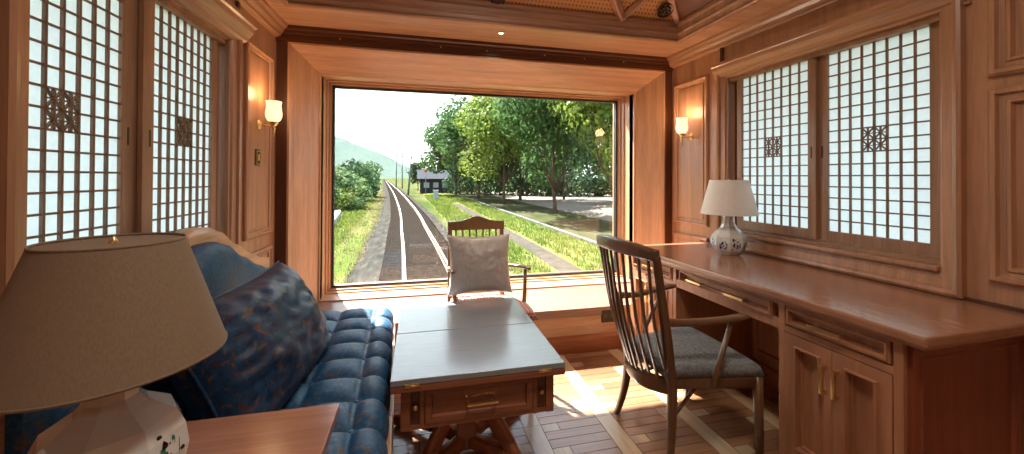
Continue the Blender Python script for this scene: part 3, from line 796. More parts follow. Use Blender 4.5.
def camel(x0, x1, dz, zlo, ins, bulge=0, name='', mat=None, ny=60):
    ys = [1.05+ins+(yb-1.05-2*ins)*i/ny for i in range(ny+1)]
    m = MB(); nz = 14
    def fnf(u, v):
        y = ys[0]+(ys[-1]-ys[0])*u; zt_ = htop(y)-dz; z = zlo+(zt_-zlo)*v
        b = bulge*max(0, 1-abs(2*u-1)**6)**.5*max(0, 1-abs(2*v-1)**4)**.5
        return (x1+b, y, z)
    m.grid(fnf, ny, nz)
    m.grid(lambda u, v: (x0, ys[0]+(ys[-1]-ys[0])*u, zlo+(htop(ys[0]+(ys[-1]-ys[0])*u)-dz-zlo)*v), ny, 1, smooth=False)
    m.grid(lambda u, v: (x0+(x1-x0)*v, ys[0]+(ys[-1]-ys[0])*u, htop(ys[0]+(ys[-1]-ys[0])*u)-dz), ny, 1)
    for y in (ys[0], ys[-1]):
        m.add([(x0,y,zlo),(x1,y,zlo),(x1,y,htop(y)-dz),(x0,y,htop(y)-dz)], [(0,1,2,3)])
    m.grid(lambda u, v: (x0+(x1-x0)*v, ys[0]+(ys[-1]-ys[0])*u, zlo), ny, 1, smooth=False)
    return m.build(name, mat, sf)
camel(-.915, -.868, 0, .10, 0, 0, 'back_frame', SOFAW)
camel(-.868, -.838, .062, .36, .03, .045, 'back_cushion', BLUE)

# throw pillows
def pillow(name, mat, c, ux, uy, w, h, t, label, cat='cushion', wr=.006, seam=None, seed=0):
    """ux, uy: unit vectors of width and height; thickness along their cross product"""
    ux = Vector(ux).normalized(); uy = Vector(uy); uy = (uy-ux*uy.dot(ux)).normalized(); un = ux.cross(uy)
    c = Vector(c)
    root = thing(name, label, cat, c)
    m = MB()
    def side(sgn):
        def fn(u, v):
            a, b = 2*u-1, 2*v-1
            x = a*w/2*(1-.10*(1-b*b)*abs(a)); y = b*h/2*(1-.10*(1-a*a)*abs(b))
            k = max(0, (1-a*a)*(1-b*b))
            th = t/2*k**.42
            if 0 < u < 1 and 0 < v < 1:
                q = Vector((a*2.2+seed, b*2.2, sgn))
                th *= 1+.16*noise.noise(q)
                ed = max(abs(a), abs(b))
                th += wr*noise.noise(Vector((a*7+seed, b*7, sgn*3)))*min(1, (1-ed)*8)
                th += wr*.5*math.sin(9*math.atan2(b, a)+4*noise.noise(q*1.5))*max(0, ed-.45)*min(1, (1-ed)*5)
            return c+ux*x+uy*y+un*(sgn*th)
        return fn
    m.grid(side(1), 44, 44); m.grid(side(-1), 44, 44)
    m.build('cover', mat, root)
    if seam:
        q = MB(); pts = []
        f_ = side(1)
        for i in range(40): pts.append(f_(i/40, 0))
        for i in range(40): pts.append(f_(1, i/40))
        for i in range(40): pts.append(f_(1-i/40, 1))
        for i in range(41): pts.append(f_(0, 1-i/40))
        q.sweep(pts, .010, (.3,.2,.9), 8); q.build('piping', seam, root)
    return root
pillow('throw_pillow', BLUEP, (-.585, 1.70, .622), (-.10,-1,0.0), (-.46,.03,.86), .80, .49, .34, 'large dark blue brocade pillow propped on the blue sofa', wr=.012, seam=BLUEP, seed=3)

# ------------------------------------------------------------------ small armchair at the window with a silver pillow
ac = thing('armchair', 'small wooden armchair with red checked seat before the end window', 'chair', (.38, 2.36, 0))
yb2 = 2.560
for x in (.199, .541):
    p = sm_path([(x, yb2+.045, 0),(x, yb2+.012, .25),(x, yb2-.005, .45),(x, yb2-.004, .70),(x, yb2+.012, .955)], 4)
    MB().sweep(p, lerp_sizes([(.026,.026),(.030,.032),(.032,.036),(.030,.030),(.026,.024)], len(p)), (0,1,0), 12, 3.2).build('back_post', CHAIRW2, ac)
m = MB()
prof = []
for i in range(25):
    t = i/24; x = .184+.372*t; b = math.exp(-((t-.5)/.20)**2)
    prof.append((x, .962+.034*b))
for i in range(24, -1, -1):
    x = .184+.372*i/24; prof.append((x, .908))
m.prism(prof, lambda u, v, t: (u, t, v), yb2-.006, yb2+.020); m.build('crest_rail', CHAIRW2, ac)
for i in range(7):
    x = .237+.266*i/6
    MB().sweep([(x, yb2+.008, .91),(x, yb2-.002, .70),(x, yb2-.004, .56)], (.012,.010), (0,1,0), 8, 3).build('spindle', CHAIRW2, ac)
MB().sweep([(.199, yb2-.004, .56),(.541, yb2-.004, .56)], (.022,.03), (0,0,1), 10, 4).build('lower_rail', CHAIRW2, ac)
m = MB()
def seat2(top):
    def fn(u, v):
        a, b = 2*u-1, 2*v-1
        y = yb2-.015-.42*u; hw = .180+.075*min(1, u*1.6); xc = .375+.058*min(1, u*1.6)*.6
        e = max(0, (1-abs(a)**8)*(1-abs(b)**8))**.5
        return (xc+b*hw, y, .448+(.040*min(1, e*1.5)+.012*(1-a*a)*(1-b*b) if top else 0))
    return fn
m.grid(seat2(True), 24, 24); m.grid(seat2(False), 24, 24); m.build('seat', REDC, ac)
m = MB(); m.box(.20, .62, 2.16, 2.185, .39, .448, .004); m.sweep([(.205,2.55,.42),(.175,2.17,.42)], (.022,.05), (0,0,1), 8, 5); m.sweep([(.54,2.55,.42),(.635,2.17,.42)], (.022,.05), (0,0,1), 8, 5); m.build('seat_frame', CHAIRW2, ac)
for x in (.185, .632):
    MB().sweep([(x, 2.172, .448),(x, 2.172, .2),(x, 2.165, 0)], [(.034,.034),(.032,.032),(.022,.022)], (0,1,0), 12, 3).build('front_leg', CHAIRW2, ac)
for xa, xb in ((.202, .214), (.545, .668)):
    k = 1 if xb > .4 else -1
    p = sm_path([(xa, yb2-.01, .672),((xa+xb)/2+k*.02, yb2-.07, .672),(xb, 2.42, .678),(xb+k*.012, 2.375, .676)], 5)
    MB().sweep(p, lerp_sizes([(.024,.024),(.030,.022),(.038,.020),(.026,.014)], len(p)), (0,0,1), 12, 2.8).build('arm', CHAIRW2, ac)
    MB().sweep([(xb, 2.425, .67),(xb-k*.004, 2.425, .52),(xb-k*.014, 2.425, .37)], [(.018,.018),(.026,.026),(.026,.026)], (0,1,0), 12, 3).build('arm_post', CHAIRW2, ac)
pillow('throw_pillow', SATIN, (.377, 2.455, .705), (1,0,0), (0,.24,1), .41, .375, .19, 'silver satin square pillow leaning on the small armchair', wr=.004, seed=9)

# ------------------------------------------------------------------ side table in the near left corner
st = thing('side_table', 'square wooden side table beside the end of the sofa', 'table', (-.51, .90, 0))
MB().box(-.83, -.211, .60, 1.178, .592, .620, .004).build('table_top', SIDEW, st)
m = MB(); m.box(-.80, -.245, .63, .65, .50, .592); m.box(-.80, -.245, 1.13, 1.15, .50, .592); m.box(-.80, -.78, .63, 1.15, .50, .592); m.box(-.265, -.245, .63, 1.15, .50, .592); m.build('apron', SIDEW, st)
for x in (-.785, -.26):
    for y in (.645, 1.135):
        MB().sweep([(x, y, .592),(x, y, 0)], [(.042,.042),(.028,.028)], (0,1,0), 12, 5).build('leg', SIDEW, st)
MB().box(-.79, -.255, .64, 1.14, .16, .18, .003).build('lower_shelf', SIDEW, st)

# ------------------------------------------------------------------ table lamps
def facet(m, prof, c, n, rot=0): m.lathe(prof, c, n, 'z', 0, False, rot)
def lamp_shade(c, rt, rb, z0, z1, mat, root, fin=True):
    m = MB(); n = 64
    m.grid(lambda u, v: (c[0]+(rb+(rt-rb)*v)*math.cos(2*PI*u), c[1]+(rb+(rt-rb)*v)*math.sin(2*PI*u), c[2]+z0+(z1-z0)*v), n, 6)
    sh = m.build('lamp_shade', mat, root)
    for r, z in ((rb, z0), (rt, z1)):
        m = MB()
        m.lathe([(r+.0008,z-.003),(r+.0014,z),(r+.0008,z+.002),(r-.0015,z+.002),(r-.002,z),(r-.0015,z-.003),(r+.0008,z-.003)], c, n)
        m.build('shade_edging', mat, sh)
    m = MB()
    for k in range(3):
        a = 2*PI*k/3+.5
        m.sweep([(c[0], c[1], c[2]+z1-.012),(c[0]+math.cos(a)*rt*.5, c[1]+math.sin(a)*rt*.5, c[2]+z1-.010),(c[0]+math.cos(a)*(rt-.003), c[1]+math.sin(a)*(rt-.003), c[2]+z1-.002)], .0035, (0,0,1), 8)
    m.lathe([(.010,-.006),(.010,.0),(.0,.0)], (c[0], c[1], c[2]+z1-.012), 12)
    m.build('shade_spider', BRASS, sh)
    m = MB(); m.lathe([(0,-.012),(.005,-.010),(.006,-.002),(.003,.003),(.007,.010),(.008,.014),(.004,.020),(.002,.025),(0,.026)], (c[0], c[1], c[2]+z1-.016), 18); m.build('finial', BRASS, sh)
    MB().lathe([(.007,z0-.02),(.007,z1-.012)], c, 10).build('rod', BRASS, root)
MOT = [plain('motif_black', (.015,.012,.015), .2), plain('motif_green', (.03,.16,.10), .2), plain('motif_red', (.22,.03,.03), .2), plain('motif_blue', (.03,.06,.20), .2)]
l1 = thing('table_lamp', 'large table lamp with beige shade and faceted porcelain jar on the side table', 'lamp', (-.564, .900, .62))
c1 = (-.564, .900, .62)
m = MB(); P1 = [(.070,0),(.076,.006),(.082,.015),(.112,.065),(.118,.095),(.112,.135),(.098,.166),(.054,.196),(.040,.212),(.036,.24),(.034,.29)]
facet(m, P1, c1, 8, .22); m.build('jar_base', CERAM, l1)
MB().lathe([(.078,-.0),(.080,.006),(.070,.010)], c1, 32).build('foot_ring', BRASS, l1)
MB().lathe([(.034,.289),(.036,.296),(.018,.304),(.011,.315),(.011,.33)], c1, 24).build('collar', BRASS, l1)
# painted figures on the facets: tree, grass, small bird-like strokes
def on_facet(c, prof, n, rot, k, off=.0008):
    a0, a1 = 2*PI*k/n+rot, 2*PI*(k+1)/n+rot
    def pt(u, z):
        r = None
        for (ra, za), (rb_, zb) in zip(prof, prof[1:]):
            if za <= z <= zb: r = ra+(rb_-ra)*(z-za)/(zb-za); break
        p0 = Vector((r*math.cos(a0), r*math.sin(a0), z)); p1 = Vector((r*math.cos(a1), r*math.sin(a1), z))
        q = p0.lerp(p1, u); am = (a0+a1)/2
        return Vector(c)+q+Vector((math.cos(am), math.sin(am), .2))*off
    return pt
def motif(root, c, prof, n, rot, facets, zlo, zhi, cols, seed):
    rr_ = random.Random(seed)
    for k in facets:
        m = MB()
        pt = on_facet(c, prof, n, rot, k)
        for _ in range(16):
            u, z = rr_.uniform(.2, .8), rr_.uniform(zlo, zhi); r = rr_.uniform(.03, .10); ci = rr_.choice(cols)
            z0_ = rr_.uniform(.6, 1.6)
            nn = 9; ring = []
            for q in range(nn):
                a = 2*PI*q/nn; w_ = r*rr_.uniform(.5, 1.2)
                ring.append(tuple(pt(u+w_*math.cos(a), min(max(z+w_*.09*z0_*math.sin(a), prof[0][1]+.001), prof[-1][1]-.001))))
            m.add(ring, [tuple(range(nn))], False, ci)
        for _ in range(5):
            u, z = rr_.uniform(.2, .75), rr_.uniform(zlo, zhi-.03); lean = rr_.uniform(-.1, .1); hh = rr_.uniform(.02, .05)
            m.add([tuple(pt(u, z)), tuple(pt(u+.02, z)), tuple(pt(u+lean+.012, min(z+hh, zhi))), tuple(pt(u+lean, min(z+hh, zhi)))], [(0,1,2,3)], False, cols[0])
        m.build('painted_motif', MOT, root, fix=False)
motif(l1, c1, P1, 8, .22, (6,7,0), .04, .145, (0,0,1,2), 5)
lamp_shade(c1, .106, .176, .286, .506, SHADE1, l1)

c2 = (1.962, 2.150, .762)
l2 = thing('table_lamp', 'small table lamp with ivory shade and blue-flowered jar on the desk', 'lamp', c2)
P2 = [(.056,0),(.062,.004),(.088,.03),(.104,.062),(.107,.085),(.100,.118),(.076,.148),(.050,.172),(.038,.196),(.034,.232),(.034,.255)]
m = MB(); facet(m, P2, c2, 8, .1); m.build('jar_base', CERAM, l2)
MB().lathe([(.034,.254),(.036,.260),(.018,.266),(.010,.280),(.010,.30)], c2, 24).build('collar', BRASS, l2)
motif(l2, c2, P2, 8, .1, (3,4,5,6), .035, .11, (3,3,0), 11)
lamp_shade(c2, .114, .168, .262, .478, SHADE2, l2)

# ------------------------------------------------------------------ outside
ZR = -1.08                                         # rail head
CP = [(0,.58),(5,.43),(10,.235),(14,.06),(18.7,-.19),(25.5,-.52),(35,-1.15),(57,-2.80),(110,-7.2),(255,-19.6),(600,-50)]
def xc(y):
    if y < 0: return .58-.03*y
    for (a, xa), (b, xb) in zip(CP, CP[1:]):
        if a <= y <= b:
            i = CP.index((a, xa))
            def slope(j):
                lo, hi = max(j-1, 0), min(j+1, len(CP)-1)
                return (CP[hi][1]-CP[lo][1])/(CP[hi][0]-CP[lo][0])
            h = b-a; t = (y-a)/h; m0, m1 = slope(i)*h, slope(i+1)*h
            return (2*t**3-3*t*t+1)*xa+(t**3-2*t*t+t)*m0+(-2*t**3+3*t*t)*xb+(t**3-t*t)*m1
    return CP[-1][1]
def track_tan(y): return (xc(y+.1)-xc(y-.1))/.2
def ymarch(y0, y1):
    ys = []; y = y0
    while y < y1: ys.append(y); y += max(.6, y*.05)
    ys.append(y1); return ys
def patchy(name, stops, sc=(1,1,1), scale=2.0, rough=.9, det=6):
    m, nt, b = new_mat(name); L = nt.links.new
    tc = N(nt, 'ShaderNodeTexCoord'); mp = N(nt, 'ShaderNodeMapping'); mp.inputs['Scale'].default_value = sc
    n = N(nt, 'ShaderNodeTexNoise'); n.inputs['Scale'].default_value = scale; n.inputs['Detail'].default_value = det
    L(tc.outputs['Object'], mp.inputs[0]); L(mp.outputs[0], n.inputs['Vector'])
    r = ramp(nt, stops); L(n.outputs['Fac'], r.inputs['Fac']); L(r.outputs[0], b.inputs['Base Color'])
    b.inputs['Roughness'].default_value = 1; b.inputs['Specular IOR Level'].default_value = 0
    return m
GROUND = patchy('dry_meadow', [(.35,(.035,.055,.018)),(.5,(.06,.07,.026)),(.65,(.095,.09,.045))], (1,.25,1), .5)
LAWN = patchy('lawn_green', [(.32,(.05,.08,.018)),(.5,(.085,.11,.025)),(.68,(.15,.14,.06))], (1,.12,1), 1.6)
BALL = patchy('ballast_brown', [(.3,(.012,.0095,.008)),(.55,(.022,.018,.015)),(.75,(.04,.033,.028))], (1,.5,1), 14, det=8)
GRAV = patchy('gravel_grey', [(.3,(.028,.026,.023)),(.55,(.048,.045,.04)),(.75,(.08,.073,.065))], (1,.2,1), 5, det=8)
CONC = patchy('concrete_pale', [(.3,(.12,.115,.11)),(.7,(.18,.175,.17))], (1,1,1), 2)
PLAZA = patchy('plaza_sand', [(.3,(.19,.155,.125)),(.7,(.25,.21,.17))], (1,1,1), .5)
ASPH = patchy('asphalt', [(.3,(.05,.043,.035)),(.7,(.08,.07,.06))], (1,1,1), 3)
def strip(name, y0, y1, prof, mat, label, cat, cx_=xc, thick=None):
    """a ribbon along the track: prof = [(offset, z)]"""
    ys = ymarch(y0, y1); m = MB(); n = len(prof)
    vs = [(cx_(y)+o, y, z) for y in ys for o, z in prof]
    m.add(vs, [(i*n+k, i*n+k+1, (i+1)*n+k+1, (i+1)*n+k) for i in range(len(ys)-1) for k in range(n-1)], False)
    o = m.build(name, mat, fix=False)
    for p in o.data.polygons:
        if p.normal.z < 0: p.flip()
    return struct(o, label, cat)
m = MB(); m.add([(-900,-60,-1.55),(900,-60,-1.55),(900,2600,-1.55),(-900,2600,-1.55)], [(0,1,2,3)])
struct(m.build('ground', GROUND), 'dry grassy meadow beyond the window', 'ground')
strip('ground_ballast', 3.6, 560, [(-1.35,-1.5),(-1.0,-1.22),(-.2,-1.20),(.2,-1.20),(1.0,-1.22),(1.35,-1.5)], BALL, 'brown ballast bed under the rails', 'ballast')
strip('ground_gravel', 3.6, 500, [(-2.3,-1.50),(-1.7,-1.40),(-1.2,-1.38),(1.1,-1.38),(1.4,-1.42),(1.8,-1.52)], GRAV, 'grey gravel shoulders of the railway', 'gravel')
roadx = lambda y: 6.95-.0245*max(0, y-14)
strip('ground_lawn', 3.6, 120, [(-5.2,-1.56),(-3.4,-1.45),(-.1,-1.44),(.0,-1.58)], LAWN, 'bright green lawn between the railway and the kerb', 'lawn', roadx)
strip('ground_verge', 3.6, 70, [(-6.5,-1.5),(-4.5,-1.46),(-2.2,-1.43),(-1.7,-1.53)], LAWN, 'bright green verge left of the railway', 'grass', xc)
m = MB()
ys = ymarch(3.6, 110)
for o0, o1, z0_, z1_ in ((0, .20, -1.6, -1.36),):
    for a, b in zip(ys, ys[1:]):
        vs = [(roadx(y)+o, y, z) for y in (a, b) for o in (o0, o1) for z in (z0_, z1_)]
        m.add(vs, [(0,1,3,2),(4,6,7,5),(0,4,5,1),(2,3,7,6),(0,2,6,4),(1,5,7,3)])
tag(m.build('kerb', CONC), 'long pale concrete kerb between lawn and trees', 'kerb')
strip('ground_painted_shade', 3.6, 110, [(.2,-1.50),(5.2,-1.50)], patchy('painted_shade_soil', [(.35,(.035,.045,.018)),(.6,(.07,.065,.04))], (1,.3,1), .8), 'strip of soil with painted tree shade under the roadside trees', 'path', roadx)  # tree shadow put into the dark colour of this strip
strip('ground_plaza', 3.6, 80, [(5.1,-1.49),(26,-1.49)], PLAZA, 'sunny sandy forecourt behind the trees', 'forecourt', roadx)
strip('path_strip', 3.6, 40, [(-3.0,-1.435),(-2.3,-1.425),(-2.27,-1.47)], ASPH, 'narrow dark path strip in the lawn', 'path', roadx)

# railway track
STEEL = plain('worn_steel', (.62,.60,.58), .28, 1.0); RUST = plain('rust', (.12,.06,.035), .8)
tk = thing('railway_track', 'single railway track curving away behind the train', 'railway track', (0, 0, ZR))
for k in (-1, 1):
    m = MB(); ys = ymarch(3.6, 480)
    pf = [(-.033,0),(.033,0),(.033,-.035),(.010,-.045),(.010,-.11),(.062,-.125),(.062,-.14),(-.062,-.14),(-.062,-.125),(-.010,-.11),(-.010,-.045),(-.033,-.035)]
    n = len(pf); vs = [(xc(y)+k*.566+u, y, ZR+v) for y in ys for u, v in pf]
    top = [(i*n, i*n+1, (i+1)*n+1, (i+1)*n) for i in range(len(ys)-1)]
    rest = [(i*n+j, i*n+(j+1) % n, (i+1)*n+(j+1) % n, (i+1)*n+j) for i in range(len(ys)-1) for j in range(1, n)]
    m.add(vs, top, False, 0); m.add(vs, rest, False, 1)
    m.build('rail', [STEEL, RUST], tk)
sl = None
SLM = patchy('sleeper_wood', [(.3,(.014,.011,.009)),(.7,(.030,.025,.021))], (1,6,1), 4)
y = 3.9
while y < 60 and len([c for c in tk.children if c.name.startswith('sleeper')]) < 84:
    if sl is None:
        sl = MB().box(-.95, .95, -.11, .11, -.14, 0, .01).build('sleeper', SLM); sl.parent = tk; o = sl
    else:
        o = sl.copy(); COL.objects.link(o)
    o.location = (xc(y), y, -.130); o.rotation_euler.z = -math.atan(track_tan(y)); y += .66

# foliage
def leafmat(name, c, c2):
    m, nt, b = new_mat(name); L = nt.links.new
    oi = N(nt, 'ShaderNodeTexCoord'); n = N(nt, 'ShaderNodeTexNoise'); n.inputs['Scale'].default_value = 1.1; n.inputs['Detail'].default_value = 4
    L(oi.outputs['Object'], n.inputs['Vector'])
    r = ramp(nt, [(.35, c), (.65, c2)]); L(n.outputs['Fac'], r.inputs['Fac']); L(r.outputs[0], b.inputs['Base Color']); b.inputs['Roughness'].default_value = .6
    b.inputs['Specular IOR Level'].default_value = .1
    t = N(nt, 'ShaderNodeBsdfTranslucent'); L(r.outputs[0], t.inputs['Color'])
    mx = N(nt, 'ShaderNodeMixShader'); mx.inputs[0].default_value = .45; out = nt.nodes['Material Output']
    L(b.outputs[0], mx.inputs[1]); L(t.outputs[0], mx.inputs[2]); L(mx.outputs[0], out.inputs['Surface'])
    return m
LEAF1 = leafmat('leaf_green', (.036,.085,.03), (.075,.135,.038)); LEAF2 = leafmat('leaf_yellow_green', (.09,.15,.026), (.20,.25,.05)); LEAF3 = leafmat('leaf_dark', (.026,.062,.03), (.05,.095,.04)); LEAFB = leafmat('leaf_bush', (.06,.12,.05), (.14,.21,.08))
BARK = patchy('bark', [(.3,(.05,.035,.025)),(.7,(.12,.09,.065))], (6,6,1), 3)
def crown_mb(seed, blobs, nleaf, size):
    r = random.Random(seed); m = MB(); vs = []; fs = []
    tot = sum(b[3]*b[3] for b in blobs)
    for (bx, by, bz, br, fl_) in [(*b, 1) if len(b) == 4 else b for b in blobs]:
        for _ in range(int(nleaf*br*br/tot)):
            while True:
                d = Vector((r.gauss(0,1), r.gauss(0,1), r.gauss(0,1)))
                if d.length > .1: break
            d.normalize()
            rad = br*(.62+.42*r.random()**.6)*(1+.22*noise.noise(d*2.1+Vector((seed, bx, bz))))
            p = Vector((bx, by, bz))+Vector((d.x*rad, d.y*rad, d.z*rad*.85*fl_))
            nrm = (d+Vector((r.uniform(-.9,.9), r.uniform(-.9,.9), r.uniform(-.6,.9)))).normalized()
            t1 = nrm.orthogonal().normalized(); t1.rotate(Matrix.Rotation(r.uniform(0, 6.28), 3, nrm)); t2 = nrm.cross(t1)
            s = size*r.uniform(.6, 1.3); k = len(vs)
            vs += [tuple(p+t1*s), tuple(p+t2*s*.55), tuple(p-t1*s*.9), tuple(p-t2*s*.55)]
            fs.append((k, k+1, k+2, k+3))
    m.add(vs, fs); return m
def tree(seed, label, leaf, h, trunk_h, trunk_r, blobs, nleaf, size, name='tree', cat='tree', group='roadside trees'):
    root = thing(name, label, cat, (0,0,0), group)
    t = MB(); r = random.Random(seed)
    t.sweep([(0,0,-.2),(.05,0,trunk_h*.4),(r.uniform(-.15,.15), r.uniform(-.15,.15), trunk_h),(r.uniform(-.3,.3), 0, h*.75)], [trunk_r*2.3, trunk_r*1.8, trunk_r*1.5, trunk_r*.4], (0,1,0), 10)
    for k in range(5):
        a = k*1.3+r.random(); b = r.uniform(.5, .8)
        t.sweep([(0,0,trunk_h*.85),(math.cos(a)*h*.10, math.sin(a)*h*.10, trunk_h+h*.13),(math.cos(a)*h*.2, math.sin(a)*h*.2, h*b)], [trunk_r, trunk_r*.7, trunk_r*.25], (0,1,0), 8)
    t.build('trunk', BARK, root)
    crown_mb(seed, blobs, nleaf, size).build('crown', leaf, root, fix=False)
    return root
def round_blobs(seed, h, r0, base):
    r = random.Random(seed); out = [(0,0,base+(h-base)*.55, r0*.72)]
    for k in range(11):
        a = 2*PI*k/11*1.7; zz = r.uniform(.18, .9); rad = r0*.62*(1-abs(zz-.45)*.9)
        out.append((math.cos(a)*rad, math.sin(a)*rad, base+(h-base)*zz, r0*r.uniform(.34, .5)))
    return out
GZ = -1.5
def place(o, x, y, s=1, rz=0, sz=None, z=GZ):
    o.location = (x, y, z); o.rotation_euler.z = rz; o.scale = (s, s, sz or s); return o
t1 = place(tree(11, 'tall dark green tree at the far end of the roadside row', LEAF1, 13, 2.2, .20, round_blobs(11, 13, 5.8, 1.9), 8000, .27), 5.6, 61, 1.0)
t2 = place(tree(23, 'broad mid-green tree second in the row from the far end', LEAF1, 14, 2.2, .20, round_blobs(23, 14, 6.3, 1.8), 9000, .25), 7.6, 51, 1.0)
t3 = place(tree(37, 'sunlit yellow-green tree in the middle of the roadside row', LEAF2, 12.5, 2.1, .17, round_blobs(37, 12.5, 5.6, 1.8), 9000, .22), 8.6, 40, 1.0)
t4 = place(copy_tree(t2), 10.2, 28.5, .86, 2.1, .9); t4['label'] = 'big dark tree with bare trunk before the sandy forecourt'
t5 = place(copy_tree(t3), 11.4, 21.0, .85, 1.2, .95); t5['label'] = 'nearest yellowish tree at the right edge of the window'
t6 = place(copy_tree(t1), 12.0, 46, .95, 4.0); t6['label'] = 'dark tree standing behind the yellow-green roadside tree'
t7 = place(copy_tree(t1), 21.0, 36, .9, 5.2); t7['label'] = 'dark green tree behind the sandy forecourt'
t8 = place(copy_tree(t2), 24.5, 28, .9, .6); t8['label'] = 'dense tree beyond the forecourt near the right window edge'
tA = place(copy_tree(t2), 18.0, 47, .8, 3.3); tA['label'] = 'dark tree at the far side of the forecourt, left of the others there'
tB = place(copy_tree(t1), 30.0, 41, 1.0, 2.4); tB['label'] = 'farthest dark tree seen between the trunks beyond the forecourt'
t9 = place(tree(51, 'small round dark tree beside the dark house', LEAF3, 6.0, 1.3, .12, round_blobs(51, 6, 2.2, 1.0), 2200, .24, group='trackside trees'), -.2, 92, 1.0)
hd = thing('hedge', 'long dark hedge closing off the forecourt behind the trees', 'hedge', (0, 0, 0))
hb = []
for k in range(16):
    t_ = k/15; hb.append((6.5+30*t_, 66-18*t_+random.uniform(-1,1), GZ+2.0, 3.0+random.uniform(-.5,.9)))
crown_mb(77, hb, 12000, .30).build('foliage', LEAF3, hd, fix=False)
for b in hb: MB().sweep([(b[0],b[1],GZ-.1),(b[0]+.2,b[1],GZ+2)], [.22,.12], (0,1,0), 6).build('stem', BARK, hd)
# bushes left of the track
bl = [(0,0,1.2,1.3),(.9,.2,.9,1.0),(-.9,.1,1.0,1.1),(.2,.6,1.7,.9),(-.4,-.5,.7,.9)]
def bush(seed, label, x, y, s, sz, leaf=LEAFB, n=2600):
    root = thing('bush', label, 'bush', (0,0,0), 'bushes left of the railway')
    crown_mb(seed, bl, n, .12).build('foliage', leaf, root, fix=False)
    t = MB()
    for k in range(4): t.sweep([(0,0,-.1),(math.cos(k*1.6)*.4, math.sin(k*1.6)*.4, 1.0)], [.05,.02], (0,1,0), 6)
    t.build('stem', BARK, root)
    return place(root, x, y, s, seed, sz)
bush(2, 'tall leafy bush at the left edge of the window', -8.0, 30, 1.7, 1.7, LEAF1, 3600)
bush(3, 'big rounded bush behind the white kerb at left', -7.4, 36, 1.7, 1.6, LEAFB, 3600)
bush(4, 'rounded dark bush at the foot of the hill', -7.6, 46, 1.9, 1.9, LEAF3)
bush(5, 'last tall bush of the left row beside the track', -7.6, 56, 1.8, 2.0, LEAF1)
bush(7, 'small low bush on the dry grass left of the rails', -4.9, 33, .55, .5, LEAFB)
bush(8, 'light green bush spreading in front of the taller bushes', -6.0, 33.5, 1.0, .8, LEAF2)
# white kerb wall at left
m = MB(); m.sweep([(-4.05,18.0,-1.24),(-5.25,28.0,-1.20)], (.45,.50), (0,0,1), 8, 6, smooth=False); tag(m.build('low_wall', plain('white_concrete', (.42,.42,.42), .9, spec=0)), 'short white concrete wall on the left bank', 'wall')
# utility poles
POLE = plain('pole_grey', (.16,.17,.18), .7)
def upole(x, y, h, label, lean=0, cross=2):
    t = thing('utility_pole', label, 'pole', (x, y, GZ))
    MB().sweep([(x, y, GZ-.1),(x+lean, y, GZ+h)], [(.34,.34),(.22,.22)], (0,1,0), 12).build('pole', POLE, t)
    for k in range(cross): MB().box(x+lean*.93-.9, x+lean*.93+.9, y-.06, y+.06, GZ+h-.5-k*.7, GZ+h-.38-k*.7, .01).build('cross_arm', POLE, t)
upole(-1.6, 62, 6.2, 'leaning dark utility pole beside the track', .45, 1)
upole(-5.3, 98, 9.4, 'tall thin utility pole left of the pair in the distance', 0, 3)
upole(-3.9, 98, 9.6, 'tall thin utility pole right of the pair in the distance', 0, 3)
# dark house beside the track
hs = thing('house', 'dark low house with grey roof beyond the lawn', 'house', (3.2, 72, GZ))
HW = plain('house_wall', (.03,.034,.042), .8, spec=0); RF = plain('house_roof', (.06,.065,.075), .7, spec=0); WN = plain('house_pane', (.25,.30,.36), .2)
def house_box(x0, x1, y0, y1, h, rh, wm):
    MB().box(x0, x1, y0, y1, GZ-.1, GZ+h).build('wall', wm, hs)
    m = MB(); m.prism([(y0-.5, GZ+h-.1),(y1+.5, GZ+h-.1),((y0+y1)/2, GZ+h+rh)], lambda u, v, t: (t, u, v), x0-.5, x1+.5); m.build('roof', RF, hs)
house_box(.2, 5.8, 70, 76, 2.6, 1.5, HW); house_box(4.2, 8.0, 77, 83, 4.6, 1.5, plain('house_wall_pale', (.14,.15,.16), .8, spec=0))
for x in (.8, 2.4, 4.0):
    w_ = MB().box(x, x+1.0, 69.93, 70.02, GZ+.9, GZ+1.9).build('window', plain('house_frame', (.14,.14,.14), .6), hs)
    MB().box(x+.08, x+.92, 69.90, 69.95, GZ+.98, GZ+1.82).build('pane', WN, w_)
# signal
sg = thing('railway_signal', 'small railway signal with red top beside the house', 'signal', (1.1, 66, GZ))
MB().sweep([(1.1,66,GZ),(1.1,66,GZ+3.7)], (.12,.12), (0,1,0), 10).build('post', POLE, sg)
MB().box(.85, 1.35, 65.9, 66.0, GZ+3.6, GZ+4.1, .03).build('sign_plate', plain('signal_red', (.55,.08,.06), .6), sg)
cb = thing('relay_cabinet', 'grey trackside relay cabinet on the lawn edge', 'cabinet', (2.0, 48, GZ))
MB().box(1.7, 2.3, 47.8, 48.2, GZ, GZ+1.15, .02).build('body', plain('cabinet_grey', (.30,.34,.35), .6), cb)
MB().box(1.66, 2.34, 47.76, 48.24, GZ+1.15, GZ+1.22, .01).build('lid', POLE, cb)

